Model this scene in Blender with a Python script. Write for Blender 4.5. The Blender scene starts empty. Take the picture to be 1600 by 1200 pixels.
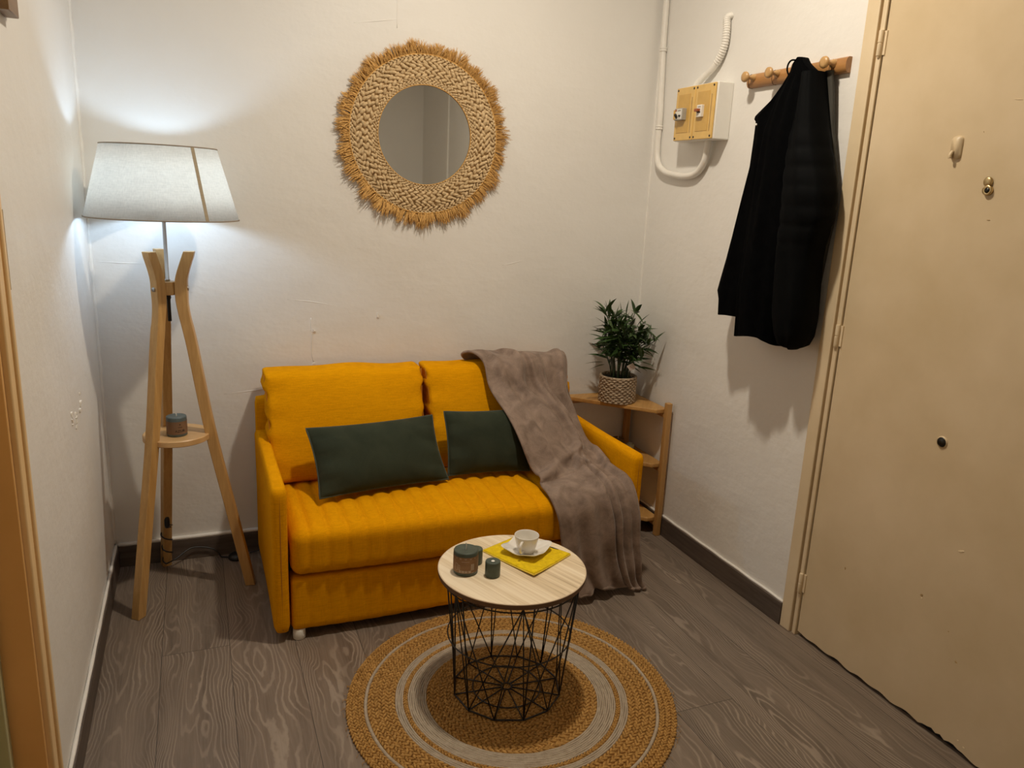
import bpy, bmesh, math, random
import numpy as np
from mathutils import Vector, Matrix
rnd = random.Random(7)
nrs = np.random.RandomState(3)
S = bpy.context.scene
COL = S.collection
PI = math.pi
XL, XR, YB, YF, ZC = -0.35, 1.947, 3.151, -0.75, 2.90

# ------------------------------------------------------------------ materials
def new_mat(name):
    m = bpy.data.materials.new(name); m.use_nodes = True
    nt = m.node_tree; nt.nodes.clear()
    out = nt.nodes.new('ShaderNodeOutputMaterial'); b = nt.nodes.new('ShaderNodeBsdfPrincipled')
    nt.links.new(b.outputs[0], out.inputs[0])
    return m, nt, b
class G:
    """tiny node-graph helper"""
    def __init__(s, nt): s.nt = nt
    def n(s, t, ins=None, **kw):
        nd = s.nt.nodes.new(t)
        for k, v in kw.items(): setattr(nd, k, v)
        if ins:
            for k, v in ins.items():
                if isinstance(v, bpy.types.NodeSocket): s.nt.links.new(v, nd.inputs[k])
                else: nd.inputs[k].default_value = v
        return nd
    def math(s, op, a, b=None, c=None):
        ins = {0: a}
        if b is not None: ins[1] = b
        if c is not None: ins[2] = c
        return s.n('ShaderNodeMath', ins, operation=op).outputs[0]
    def coord(s, kind='Object'): return s.n('ShaderNodeTexCoord').outputs[kind]
    def pos(s): return s.n('ShaderNodeNewGeometry').outputs['Position']
    def map(s, v, scale=(1,1,1), loc=(0,0,0), rot=(0,0,0)):
        return s.n('ShaderNodeMapping', {0: v, 'Scale': scale, 'Location': loc, 'Rotation': rot}).outputs[0]
    def noise(s, v, scale, detail=3, rough=.5, dist=0):
        return s.n('ShaderNodeTexNoise', {'Vector': v, 'Scale': scale, 'Detail': detail, 'Roughness': rough, 'Distortion': dist}).outputs[0]
    def ramp(s, f, stops):
        r = s.n('ShaderNodeValToRGB', {0: f}); cr = r.color_ramp
        while len(cr.elements) < len(stops): cr.elements.new(.5)
        for e, (p, c) in zip(cr.elements, stops):
            e.position = p; e.color = (c[0], c[1], c[2], 1) if not isinstance(c, (int, float)) else (c, c, c, 1)
        return r.outputs[0]
    def mix(s, f, a, b, mode='MIX'):
        nd = s.nt.nodes.new('ShaderNodeMix'); nd.data_type = 'RGBA'; nd.blend_type = mode
        for i, v in ((0, f), (6, a), (7, b)):
            if isinstance(v, bpy.types.NodeSocket): s.nt.links.new(v, nd.inputs[i])
            else: nd.inputs[i].default_value = v if i == 0 else (v[0], v[1], v[2], 1)
        return nd.outputs[2]
    def bump(s, h, strength=.3, dist=.01, nrm=None):
        ins = {'Height': h, 'Strength': strength, 'Distance': dist}
        if nrm is not None: ins['Normal'] = nrm
        return s.n('ShaderNodeBump', ins).outputs[0]
def simple(name, c, rough=.5, metal=0, var=0., scale=30, bump=0, bscale=80, bdist=.001, sheen=0, coat=0, stretch=(1,1,1), spec=.5):
    m, nt, b = new_mat(name); g = G(nt)
    b.inputs['Roughness'].default_value = rough; b.inputs['Metallic'].default_value = metal
    b.inputs['Specular IOR Level'].default_value = spec
    if sheen: b.inputs['Sheen Weight'].default_value = sheen; b.inputs['Sheen Roughness'].default_value = .45
    if coat: b.inputs['Coat Weight'].default_value = coat
    v = g.map(g.coord(), stretch)
    n = g.noise(v, scale, 4)
    lo = tuple(x*(1-var) for x in c); hi = tuple(min(1, x*(1+var)) for x in c)
    nt.links.new(g.ramp(n, [(.3, lo), (.7, hi)]), b.inputs['Base Color'])
    if bump:
        nt.links.new(g.bump(g.noise(v, bscale, 4), bump, bdist), b.inputs['Normal'])
    return m
def wall_mat():
    m, nt, b = new_mat('plaster_paint'); g = G(nt); p = g.pos()
    n1 = g.noise(p, 5, 4); n2 = g.noise(g.map(p, (1,1,2.2)), 16, 5, .6); n3 = g.noise(p, 160, 2)
    h = g.math('ADD', g.math('MULTIPLY', n1, 1.3), g.math('ADD', g.math('MULTIPLY', n2, .22), g.math('MULTIPLY', n3, .02)))
    nt.links.new(g.bump(h, .42, .012), b.inputs['Normal'])
    nt.links.new(g.ramp(g.noise(p, 1.7, 4), [(.3, (.76,.745,.715)), (.7, (.80,.785,.755))]), b.inputs['Base Color'])
    b.inputs['Roughness'].default_value = .5; b.inputs['Specular IOR Level'].default_value = .35
    return m
def floor_mat():
    m, nt, b = new_mat('plank_floor'); g = G(nt); p = g.pos()
    sx = g.n('ShaderNodeSeparateXYZ', {0: p}); X, Y = sx.outputs[0], sx.outputs[1]
    W = .2065
    u = g.math('DIVIDE', g.math('ADD', X, .163), W)
    iu = g.math('FLOOR', u); fu = g.math('SUBTRACT', u, iu)
    off = g.math('MULTIPLY', g.n('ShaderNodeTexWhiteNoise', {'W': iu}, noise_dimensions='1D').outputs[0], .3)
    off = g.math('ADD', off, 1.25)
    # cross seams: second plank at y=2.45, the eighth at y=1.67
    is1 = g.math('COMPARE', iu, 0.0, .1); is8 = g.math('COMPARE', iu, 7.0, .1)
    off = g.math('ADD', g.math('MULTIPLY', off, g.math('SUBTRACT', 1, g.math('ADD', is1, is8))), g.math('ADD', g.math('MULTIPLY', is1, -2.447+2.4), g.math('MULTIPLY', is8, -1.67+2.4)))
    v = g.math('DIVIDE', g.math('ADD', Y, off), 2.4)
    iv = g.math('FLOOR', v); fv = g.math('SUBTRACT', v, iv)
    idn = g.math('ADD', g.math('MULTIPLY', iu, 7.31), g.math('MULTIPLY', iv, 3.17))
    wn = g.n('ShaderNodeTexWhiteNoise', {'W': idn}, noise_dimensions='1D')
    seed = g.math('MULTIPLY', wn.outputs[0], 40)
    cx = g.math('SUBTRACT', fu, .5)
    wob = g.math('MULTIPLY', g.math('SUBTRACT', g.noise(g.n('ShaderNodeCombineXYZ', {0: 0.0, 1: g.math('MULTIPLY', Y, 1.4), 2: seed}).outputs[0], 2, 1), .5), .55)
    cx = g.math('ADD', cx, wob)
    vec = g.n('ShaderNodeCombineXYZ', {0: g.math('MULTIPLY', X, 5.4), 1: g.math('MULTIPLY', Y, 1.0), 2: seed}).outputs[0]
    n = g.noise(vec, 1.25, 2.5, .5, .25)
    jit = g.noise(g.n('ShaderNodeCombineXYZ', {0: g.math('MULTIPLY', X, 60), 1: g.math('MULTIPLY', Y, 22), 2: seed}).outputs[0], 1, 2)
    f = g.math('ADD', g.math('MULTIPLY', n, 17), g.math('MULTIPLY', g.math('MULTIPLY', cx, cx), 30))
    f = g.math('ADD', f, g.math('MULTIPLY', jit, .55))
    s = g.math('ADD', g.math('MULTIPLY', g.math('SINE', g.math('MULTIPLY', f, 6.2831)), .5), .5)
    line = g.ramp(s, [(.0, 0.0), (.70, .10), (.98, 1.0)])
    fine = g.noise(g.n('ShaderNodeCombineXYZ', {0: g.math('MULTIPLY', X, 260), 1: g.math('MULTIPLY', Y, 9), 2: seed}).outputs[0], 1, 3, .6)
    mid = g.noise(g.n('ShaderNodeCombineXYZ', {0: g.math('MULTIPLY', X, 24), 1: g.math('MULTIPLY', Y, 1.6), 2: seed}).outputs[0], 1, 3)
    base = g.ramp(mid, [(.25, (.115,.088,.068)), (.75, (.21,.167,.132))])
    tint = g.ramp(wn.outputs[0], [(0, (.86,.86,.86)), (1, (1.12,1.08,1.04))])
    base = g.mix(1, base, tint, 'MULTIPLY')
    fade = g.ramp(g.noise(g.n('ShaderNodeCombineXYZ', {0: g.math('MULTIPLY', X, 9), 1: g.math('MULTIPLY', Y, 2.2), 2: seed}).outputs[0], 1, 2), [(.35, .12), (.62, .75)])
    c = g.mix(g.math('MULTIPLY', line, fade), base, (.36,.295,.235))
    c = g.mix(g.math('MULTIPLY', g.ramp(fine, [(.42, 0.0), (.72, 1.0)]), .4), c, (.27,.215,.172))
    ex = g.math('MINIMUM', fu, g.math('SUBTRACT', 1, fu)); ey = g.math('MINIMUM', fv, g.math('SUBTRACT', 1, fv))
    e = g.math('MINIMUM', g.math('MULTIPLY', ex, W), g.math('MULTIPLY', ey, 2.4))
    seam = g.math('LESS_THAN', e, .0011)
    c = g.mix(g.math('MULTIPLY', seam, .75), c, (.03,.024,.02))
    nt.links.new(c, b.inputs['Base Color'])
    b.inputs['Roughness'].default_value = .46; b.inputs['Specular IOR Level'].default_value = .4
    hh = g.math('SUBTRACT', g.math('ADD', g.math('MULTIPLY', line, .3), fine), g.math('MULTIPLY', seam, 1.5))
    nt.links.new(g.bump(hh, .25, .0012), b.inputs['Normal'])
    return m
def wood_mat(name, dark, light, axis=2, scale=9, rough=.45, stripes=0, rot=(0,0,0), coat=0):
    m, nt, b = new_mat(name); g = G(nt)
    st = [1,1,1]; st[axis] = .07
    v = g.map(g.map(g.pos(), (1,1,1), (0,0,0), rot), tuple(x*scale for x in st))
    n = g.noise(v, 3.2, 5, .55, .3); n2 = g.noise(v, 26, 3)
    mixn = g.math('ADD', g.math('MULTIPLY', n, .72), g.math('MULTIPLY', n2, .28))
    c = g.ramp(mixn, [(.3, dark), (.7, light)])
    nt.links.new(c, b.inputs['Base Color'])
    b.inputs['Roughness'].default_value = rough
    if coat: b.inputs['Coat Weight'].default_value = coat; b.inputs['Coat Roughness'].default_value = .25
    nt.links.new(g.bump(mixn, .12, .001), b.inputs['Normal'])
    return m
def fabric_mat(name, c, c2, weave=420, sheen=.0, bump=.25, rough=1):
    m, nt, b = new_mat(name); g = G(nt); p = g.pos()
    a = g.noise(g.map(p, (weave*.9, weave*.9, 26)), 1, 2); bb = g.noise(g.map(p, (26, 26, weave)), 1, 2)
    a2 = g.noise(g.map(p, (24, weave*.7, weave*.7)), 1, 2)
    w = g.math('ADD', g.math('ADD', a, bb), a2)
    w = g.math('DIVIDE', w, 3)
    big = g.noise(p, 3.5, 2)
    c_ = g.ramp(g.math('ADD', g.math('MULTIPLY', w, .85), g.math('MULTIPLY', big, .15)), [(.38, c2), (.62, c)])
    nt.links.new(c_, b.inputs['Base Color'])
    b.inputs['Roughness'].default_value = rough; b.inputs['Specular IOR Level'].default_value = .04
    b.inputs['Sheen Weight'].default_value = sheen
    nt.links.new(g.bump(w, bump, .002), b.inputs['Normal'])
    return m
def velvet_mat(name, c, c2, sheen=.6, tint=(1,1,1), scale=9):
    m, nt, b = new_mat(name); g = G(nt); p = g.pos()
    n = g.noise(p, scale, 4, .6, .6); n2 = g.noise(p, 420, 2)
    c_ = g.ramp(g.math('ADD', g.math('MULTIPLY', n, .75), g.math('MULTIPLY', n2, .25)), [(.33, c2), (.67, c)])
    nt.links.new(c_, b.inputs['Base Color'])
    b.inputs['Roughness'].default_value = .85; b.inputs['Specular IOR Level'].default_value = .15
    b.inputs['Sheen Weight'].default_value = sheen; b.inputs['Sheen Roughness'].default_value = .35
    b.inputs['Sheen Tint'].default_value = (*tint, 1)
    nt.links.new(g.bump(g.math('ADD', g.math('MULTIPLY', n2, .4), n), .3, .003), b.inputs['Normal'])
    return m
def tabletop_mat():
    m, nt, b = new_mat('pale_tabletop_wood'); g = G(nt)
    v = g.map(g.pos(), (1,1,1), (0,0,0), (0,0,math.radians(-22)))
    v = g.map(v, (34, 1.1, 1))
    n = g.noise(v, 1, 4, .6); n2 = g.noise(g.map(v, (5,3,1)), 1, 2)
    c = g.ramp(g.math('ADD', g.math('MULTIPLY', n, .7), g.math('MULTIPLY', n2, .3)), [(.34, (.46,.345,.21)), (.46, (.72,.58,.39)), (.62, (.88,.76,.57))])
    nt.links.new(c, b.inputs['Base Color']); b.inputs['Roughness'].default_value = .5
    return m
def jute_mat(name, dark, light):
    m, nt, b = new_mat(name); g = G(nt); p = g.pos()
    n = g.noise(p, 95, 4, .65); n2 = g.noise(p, 700, 2)
    c = g.ramp(g.math('ADD', g.math('MULTIPLY', n, .7), g.math('MULTIPLY', n2, .3)), [(.3, dark), (.68, light)])
    nt.links.new(c, b.inputs['Base Color']); b.inputs['Roughness'].default_value = .8
    b.inputs['Specular IOR Level'].default_value = .25
    nt.links.new(g.bump(n2, .4, .002), b.inputs['Normal'])
    return m
def cotton_mat():
    m, nt, b = new_mat('cream_cotton_cord'); g = G(nt); p = g.pos()
    sp = g.n('ShaderNodeTexVoronoi', {'Vector': p, 'Scale': 130.0}).outputs[0]
    n = g.noise(p, 60, 4, .6); n2 = g.noise(p, 500, 2)
    c = g.ramp(g.math('ADD', g.math('MULTIPLY', n, .6), g.math('MULTIPLY', n2, .4)), [(.3, (.32,.255,.185)), (.7, (.50,.42,.325))])
    fleck = g.math('MULTIPLY', g.math('LESS_THAN', sp, .10), g.math('GREATER_THAN', g.noise(p, 45, 1), .60))
    nt.links.new(g.mix(g.math('MULTIPLY', fleck, .8), c, (.16,.08,.03)), b.inputs['Base Color'])
    b.inputs['Roughness'].default_value = .9
    nt.links.new(g.bump(n2, .4, .002), b.inputs['Normal'])
    return m
def door_mat(name, c, seed=0):
    m, nt, b = new_mat(name); g = G(nt); p = g.map(g.pos(), (1,1,1), (seed, seed, 0))
    n = g.noise(p, 2.3, 5, .6); n2 = g.noise(p, 55, 3)
    lo = (c[0]*.90, c[1]*.88, c[2]*.84); hi = (c[0]*1.06, c[1]*1.07, c[2]*1.12)
    nt.links.new(g.ramp(n, [(.32, lo), (.68, hi)]), b.inputs['Base Color'])
    b.inputs['Roughness'].default_value = .42; b.inputs['Specular IOR Level'].default_value = .4
    nt.links.new(g.bump(g.math('ADD', g.math('MULTIPLY', n, 1.2), g.math('MULTIPLY', n2, .12)), .25, .006), b.inputs['Normal'])
    return m

M = {}
M['wall'] = wall_mat(); M['floor'] = floor_mat()
M['ceiling'] = simple('ceiling_paint', (.8,.78,.74), .7, var=.02)
M['caulk'] = simple('white_caulk', (.82,.80,.76), .5, var=.03, bump=.3, bscale=40, bdist=.004)
M['skirt'] = wood_mat('dark_skirting_wood', (.055,.040,.032), (.135,.105,.085), 1, 14, .5)
M['skirtx'] = wood_mat('dark_skirting_wood_back', (.055,.040,.032), (.135,.105,.085), 0, 14, .5)
M['door'] = door_mat('cream_door_paint', (.66,.53,.345))
M['trim'] = door_mat('cream_frame_paint', (.72,.59,.395), 3)
M['ochre'] = door_mat('ochre_jamb_paint', (.78,.46,.17), 5)
M['casing'] = door_mat('yellowed_casing_paint', (.80,.575,.30), 8)
M['green'] = door_mat('pale_green_stop_paint', (.46,.46,.27), 9)
M['yellow'] = fabric_mat('mustard_weave', (.80,.355,.003), (.62,.26,.0015))
M['thread'] = simple('mustard_thread', (.42,.15,.003), .9, var=.1)
M['pillow'] = velvet_mat('dark_green_velvet', (.036,.044,.027), (.022,.029,.018), .2, (.8,.9,.7))
M['piping'] = simple('dark_green_piping', (.040,.052,.036), .8, var=.15, sheen=.3)
M['blanket'] = velvet_mat('taupe_fleece', (.33,.245,.197), (.165,.117,.090), .35, (1,.94,.88), 17)
M['lampwood'] = wood_mat('light_bamboo', (.42,.235,.075), (.62,.385,.15), 2, 16, .4, coat=.15)
M['traywood'] = wood_mat('light_bamboo_tray', (.55,.33,.14), (.70,.46,.22), 0, 14, .4, coat=.15)
M['shelfwood'] = wood_mat('bamboo_shelf', (.40,.20,.055), (.60,.34,.11), 1, 14, .42, rot=(0,0,math.radians(38)))
M['postwood'] = wood_mat('bamboo_post', (.36,.18,.05), (.54,.30,.10), 2, 14, .42)
M['rackwood'] = wood_mat('rack_wood', (.33,.15,.045), (.46,.235,.08), 1, 14, .4, coat=.2)
M['knobwood'] = wood_mat('knob_wood', (.42,.24,.085), (.56,.34,.14), 0, 12, .4, coat=.2)
M['darkwood'] = wood_mat('dark_rail_wood', (.14,.07,.02), (.24,.13,.045), 1, 14, .4)
M['metal'] = simple('brushed_steel', (.42,.40,.38), .32, 1, var=.05)
M['brass'] = simple('aged_brass', (.55,.42,.22), .35, 1, var=.15)
M['black'] = simple('black_plastic', (.012,.012,.013), .4, var=.1)
M['wire'] = simple('black_powder_coat', (.010,.010,.011), .38, var=.1)
M['white'] = simple('white_plastic', (.80,.78,.73), .35, var=.02)
M['pipe'] = simple('painted_conduit', (.80,.775,.725), .4, var=.03, bump=.1, bscale=60)
M['porcelain'] = simple('white_porcelain', (.80,.77,.71), .12, var=.01, coat=.5)
M['top'] = tabletop_mat()
M['topedge'] = simple('brown_edge_band', (.13,.07,.035), .5, var=.1)
M['topband'] = simple('pale_edge_band', (.66,.52,.36), .5, var=.05)
M['jute'] = jute_mat('jute_braid', (.20,.092,.018), (.64,.37,.115))
M['seagrass'] = jute_mat('natural_braid', (.36,.235,.11), (.78,.60,.36))
M['raffia'] = jute_mat('raffia_fringe', (.42,.215,.055), (.78,.48,.17))
M['cotton'] = cotton_mat()
M['waxg'] = simple('green_wax', (.052,.072,.056), .42, var=.18, scale=60, bump=.15, bscale=70)
M['waxb'] = simple('blue_grey_wax', (.090,.125,.135), .42, var=.15, scale=60, bump=.15, bscale=70)
M['waxbr'] = simple('brown_wax', (.14,.085,.03), .4, var=.15)
M['wick'] = simple('white_wick', (.85,.83,.78), .7, var=.02)
M['label'] = simple('brown_paper_label', (.235,.125,.055), .6, var=.14, scale=24, stretch=(1,1,3))
M['label2'] = simple('kraft_label', (.215,.125,.070), .6, var=.08, scale=24)
M['ink'] = simple('dark_ink', (.03,.02,.015), .6)
M['inklight'] = simple('pale_label_print', (.70,.62,.52), .6, var=.05)
M['mat'] = velvet_mat('yellow_terry', (.86,.62,.012), (.62,.42,.006), .1, (1,1,1), 70)
M['mathem'] = simple('yellow_hem', (.88,.66,.08), .8, var=.05)
M['coat'] = simple('black_coat_cloth', (.0014,.0015,.0018), .95, var=.3, spec=.03)
M['coat2'] = simple('black_quilted_nylon', (.0016,.0019,.0023), .7, var=.2, spec=.06)
M['lining'] = simple('grey_coat_lining', (.035,.032,.024), .7, var=.15, stretch=(1,1,.3))
M['leaf'] = simple('bamboo_leaf', (.036,.072,.018), .42, var=.45, scale=18, spec=.35)
M['stem'] = simple('bamboo_stem', (.025,.045,.015), .5, var=.3)
M['soil'] = simple('dark_moss', (.012,.014,.008), .9, var=.4, scale=120, bump=.6, bscale=150, bdist=.01)
M['wicker'] = jute_mat('two_tone_wicker', (.14,.075,.035), (.62,.50,.36))
M['tagp'] = simple('paper_tag', (.55,.47,.42), .6, var=.04)
M['boxy'] = simple('amber_cover_plastic', (.72,.47,.145), .22, var=.05, coat=.4)
M['boxr'] = simple('amber_cover_recess', (.60,.37,.095), .25, var=.05, coat=.3)
M['grey'] = simple('grey_plastic', (.40,.385,.35), .4, var=.05)
M['red'] = simple('red_brown_plastic', (.33,.09,.03), .4, var=.1)
M['hole'] = simple('dark_hole', (.004,.004,.004), .3)
M['chip'] = simple('bare_plaster', (.86,.83,.78), .8, var=.05, bump=.4, bscale=200)
M['chipd'] = simple('chipped_door_paint', (.40,.27,.12), .7, var=.15)
M['chipl'] = simple('chipped_paint_edge', (.80,.66,.45), .6, var=.05)
def mirror_mat():
    m, nt, b = new_mat('mirror_glass'); g = G(nt)
    b.inputs['Metallic'].default_value = 1; b.inputs['Roughness'].default_value = .015
    n = g.noise(g.pos(), 3, 2)
    nt.links.new(g.ramp(n, [(0, (.80,.81,.79)), (1, (.84,.85,.83))]), b.inputs['Base Color'])
    return m
M['mirror'] = mirror_mat()
def shade_mat(name, c, tr, t):
    m, nt, b = new_mat(name); g = G(nt); p = g.coord()
    out = [x for x in nt.nodes if x.type == 'OUTPUT_MATERIAL'][0]
    n = g.noise(g.map(p, (300,300,30)), 1, 2); n2 = g.noise(g.map(p, (40,40,330), rot=(.5,.6,0)), 1, 3)
    w = g.math('MULTIPLY', g.math('ADD', n, n2), .5)
    col = g.ramp(w, [(.35, tuple(x*.86 for x in c)), (.65, c)])
    nt.links.new(col, b.inputs['Base Color']); b.inputs['Roughness'].default_value = .85
    b.inputs['Specular IOR Level'].default_value = .1
    nt.links.new(g.bump(w, .3, .002), b.inputs['Normal'])
    td = g.n('ShaderNodeBsdfTranslucent', {'Color': g.mix(1, col, tr, 'MULTIPLY')})
    ms = g.n('ShaderNodeMixShader', {0: t, 1: b.outputs[0], 2: td.outputs[0]})
    nt.links.new(ms.outputs[0], out.inputs[0])
    return m
M['shade'] = shade_mat('linen_shade', (.80,.80,.785), (1.0,.93,.85), .62)
M['shadeseam'] = shade_mat('linen_seam', (.42,.35,.25), (.6,.5,.35), .08)
M['shaderim'] = simple('shade_rim', (.30,.25,.19), .8, var=.1)
def emit_mat(name, c, s):
    m = bpy.data.materials.new(name); m.use_nodes = True; nt = m.node_tree; nt.nodes.clear()
    o = nt.nodes.new('ShaderNodeOutputMaterial'); e = nt.nodes.new('ShaderNodeEmission')
    e.inputs[0].default_value = (*c, 1); e.inputs[1].default_value = s; nt.links.new(e.outputs[0], o.inputs[0]); return m
M['bulb'] = emit_mat('cool_bulb_glow', (.56,.77,1.0), 114)
M['ceilglow'] = emit_mat('warm_bulb_glow', (1.0,.88,.71), 845)

# ------------------------------------------------------------------ object helpers
def worg(o):
    v = Vector((0,0,0))
    while o is not None: v += o.location; o = o.parent
    return v
def obj(name, V, F, mat, parent=None, smooth=True, bevel=0, subsurf=0, edges=None, auto=None, matidx=None):
    """one mesh object; V in world coordinates"""
    V = np.asarray(V, float)
    off = worg(parent) if parent is not None else Vector((0,0,0))
    me = bpy.data.meshes.new(name)
    me.from_pydata([tuple(v) for v in (V-np.array(off))], edges or [], [tuple(int(i) for i in f) for f in F])
    mats = mat if isinstance(mat, (list, tuple)) else [mat]
    for m in mats: me.materials.append(m)
    if matidx is not None: me.polygons.foreach_set('material_index', np.asarray(matidx, dtype=np.int32))
    me.polygons.foreach_set('use_smooth', [smooth]*len(me.polygons))
    me.update()
    o = bpy.data.objects.new(name, me); COL.objects.link(o)
    if parent is not None: o.parent = parent
    if bevel:
        b = o.modifiers.new('bevel', 'BEVEL'); b.width = bevel; b.segments = 3; b.limit_method = 'ANGLE'; b.angle_limit = math.radians(35)
        if smooth:
            try: me.set_sharp_from_angle(angle=math.radians(60))
            except Exception: pass
    if subsurf:
        s = o.modifiers.new('smooth', 'SUBSURF'); s.levels = subsurf; s.render_levels = subsurf
    if auto: me.set_sharp_from_angle(angle=math.radians(auto))
    return o
def thing(name, label, cat, loc, group=None):
    o = bpy.data.objects.new(name, None); COL.objects.link(o); o.location = loc; o.empty_display_size = .05
    o['label'] = label; o['category'] = cat
    if group: o['group'] = group
    return o
def tag(o, label, cat, group=None):
    o['label'] = label; o['category'] = cat
    if group: o['group'] = group
    return o
def struct(o, label=None):
    o['kind'] = 'structure'
    if label: o['label'] = label
    return o
class MB:
    def __init__(s): s.V = []; s.F = []; s.mi = []
    def add(s, V, F, mi=0):
        o = len(s.V); s.V.extend([tuple(v) for v in V]); s.F.extend([tuple(i+o for i in f) for f in F]); s.mi.extend([mi]*len(F)); return s
    def box(s, x0, x1, y0, y1, z0, z1, mi=0):
        V = [(x,y,z) for x in (x0,x1) for y in (y0,y1) for z in (z0,z1)]
        return s.add(V, [(0,1,3,2),(4,6,7,5),(0,4,5,1),(2,3,7,6),(0,2,6,4),(1,5,7,3)], mi)
    def tube(s, pts, r, n=10, mi=0, closed=False, cap=True):
        V, F = tube(pts, r, n, closed, cap); return s.add(V, F, mi)
    def lathe(s, prof, c, n=32, mi=0, axis='z'):
        V, F = lathe(prof, c, n, axis); return s.add(V, F, mi)
    def obj(s, name, mat, parent=None, **k): return obj(name, s.V, s.F, mat, parent, matidx=s.mi if max(s.mi) else None, **k)
def frames(P, closed):
    n = len(P); T = []
    for i in range(n):
        a = P[(i-1) % n] if (closed or i > 0) else P[i]; b = P[(i+1) % n] if (closed or i < n-1) else P[i]
        t = b-a; T.append(t/(np.linalg.norm(t)+1e-12))
    u = np.cross(T[0], (0,0,1.0)) if abs(T[0][2]) < .9 else np.cross(T[0], (1.0,0,0))
    u /= np.linalg.norm(u); out = []
    for t in T:
        u = u-t*np.dot(u, t); u /= np.linalg.norm(u)+1e-12; out.append((u, np.cross(t, u)))
    return out
def tube(pts, r, n=10, closed=False, cap=True):
    P = [np.array(p, float) for p in pts]; fr = frames(P, closed); V = []; F = []
    R = r if hasattr(r, '__len__') else [r]*len(P)
    for p, (u, w), rr in zip(P, fr, R):
        for k in range(n):
            a = 2*PI*k/n; V.append(p+rr*(math.cos(a)*u+math.sin(a)*w))
    m = len(P)
    for i in range(m if closed else m-1):
        for k in range(n):
            a = i*n+k; b = i*n+(k+1) % n; c = ((i+1) % m)*n+(k+1) % n; d = ((i+1) % m)*n+k
            F.append((a,b,c,d))
    if cap and not closed:
        F.append(tuple(range(n))[::-1]); F.append(tuple((m-1)*n+k for k in range(n)))
    return V, F
def smooth_path(pts, k=8, closed=False):
    P = [np.array(p, float) for p in pts]; n = len(P); out = []
    for i in range(n if closed else n-1):
        if closed: p0, p1, p2, p3 = P[(i-1) % n], P[i], P[(i+1) % n], P[(i+2) % n]
        else: p0, p1, p2, p3 = P[max(i-1,0)], P[i], P[i+1], P[min(i+2,n-1)]
        for j in range(k):
            t = j/k
            out.append(.5*((2*p1)+(-p0+p2)*t+(2*p0-5*p1+4*p2-p3)*t*t+(-p0+3*p1-3*p2+p3)*t**3))
    if not closed: out.append(P[-1])
    return out
def lathe(prof, c, n=32, axis='z'):
    """prof: list of (r, h); closed with caps where r==0"""
    V = []; F = []; rings = []
    def put(r, a, h):
        x, y = r*math.cos(a), r*math.sin(a)
        if axis == 'z': return (c[0]+x, c[1]+y, c[2]+h)
        if axis == 'x': return (c[0]+h, c[1]+x, c[2]+y)
        return (c[0]+x, c[1]+h, c[2]+y)
    for r, h in prof:
        if r < 1e-7: rings.append([len(V)]); V.append(put(0,0,h))
        else:
            rings.append(list(range(len(V), len(V)+n)))
            for k in range(n): V.append(put(r, 2*PI*k/n, h))
    for A, B in zip(rings[:-1], rings[1:]):
        if len(A) == 1 and len(B) == 1: continue
        for k in range(n):
            k2 = (k+1) % n
            if len(A) == 1: F.append((A[0], B[k2], B[k]))
            elif len(B) == 1: F.append((A[k], A[k2], B[0]))
            else: F.append((A[k], A[k2], B[k2], B[k]))
    if axis == 'y': F = [f[::-1] for f in F]
    return V, F
def grid_faces(nu, nv, off=0, wrap=False):
    F = []
    for i in range(nu-1):
        for j in range(nv if wrap else nv-1):
            j2 = (j+1) % nv
            F.append((off+i*nv+j, off+i*nv+j2, off+(i+1)*nv+j2, off+(i+1)*nv+j))
    return F
def box(name, x0, x1, y0, y1, z0, z1, mat, parent=None, bevel=0, smooth=False):
    return MB().box(x0,x1,y0,y1,z0,z1).obj(name, mat, parent, smooth=smooth or bool(bevel), bevel=bevel)
def prism(name, out, z0, z1, mat, parent=None, bevel=0):
    n = len(out); V = [(x,y,z0) for x,y in out]+[(x,y,z1) for x,y in out]
    F = [tuple(range(n))[::-1], tuple(range(n, 2*n))]+[(i,(i+1) % n,n+(i+1) % n,n+i) for i in range(n)]
    return obj(name, V, F, mat, parent, smooth=bool(bevel), bevel=bevel)
def fixn(o):
    bm = bmesh.new(); bm.from_mesh(o.data); bmesh.ops.recalc_face_normals(bm, faces=bm.faces); bm.to_mesh(o.data); bm.free(); return o
def text_mesh(name, body, size, place, mat, parent, extrude=.0004):
    """flat text mesh; place(x, y, d) maps text plane to the world"""
    cu = bpy.data.curves.new(name, 'FONT'); cu.body = body; cu.size = size; cu.align_x = 'CENTER'; cu.align_y = 'CENTER'
    cu.extrude = extrude; cu.resolution_u = 2
    t = bpy.data.objects.new('tmp', cu); COL.objects.link(t)
    dg = bpy.context.evaluated_depsgraph_get(); me = bpy.data.meshes.new_from_object(t.evaluated_get(dg))
    V = [place(v.co.x, v.co.y, v.co.z) for v in me.vertices]; F = [tuple(p.vertices) for p in me.polygons]
    bpy.data.objects.remove(t); bpy.data.meshes.remove(me); bpy.data.curves.remove(cu)
    return obj(name, V, F, mat, parent, smooth=False)

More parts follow.
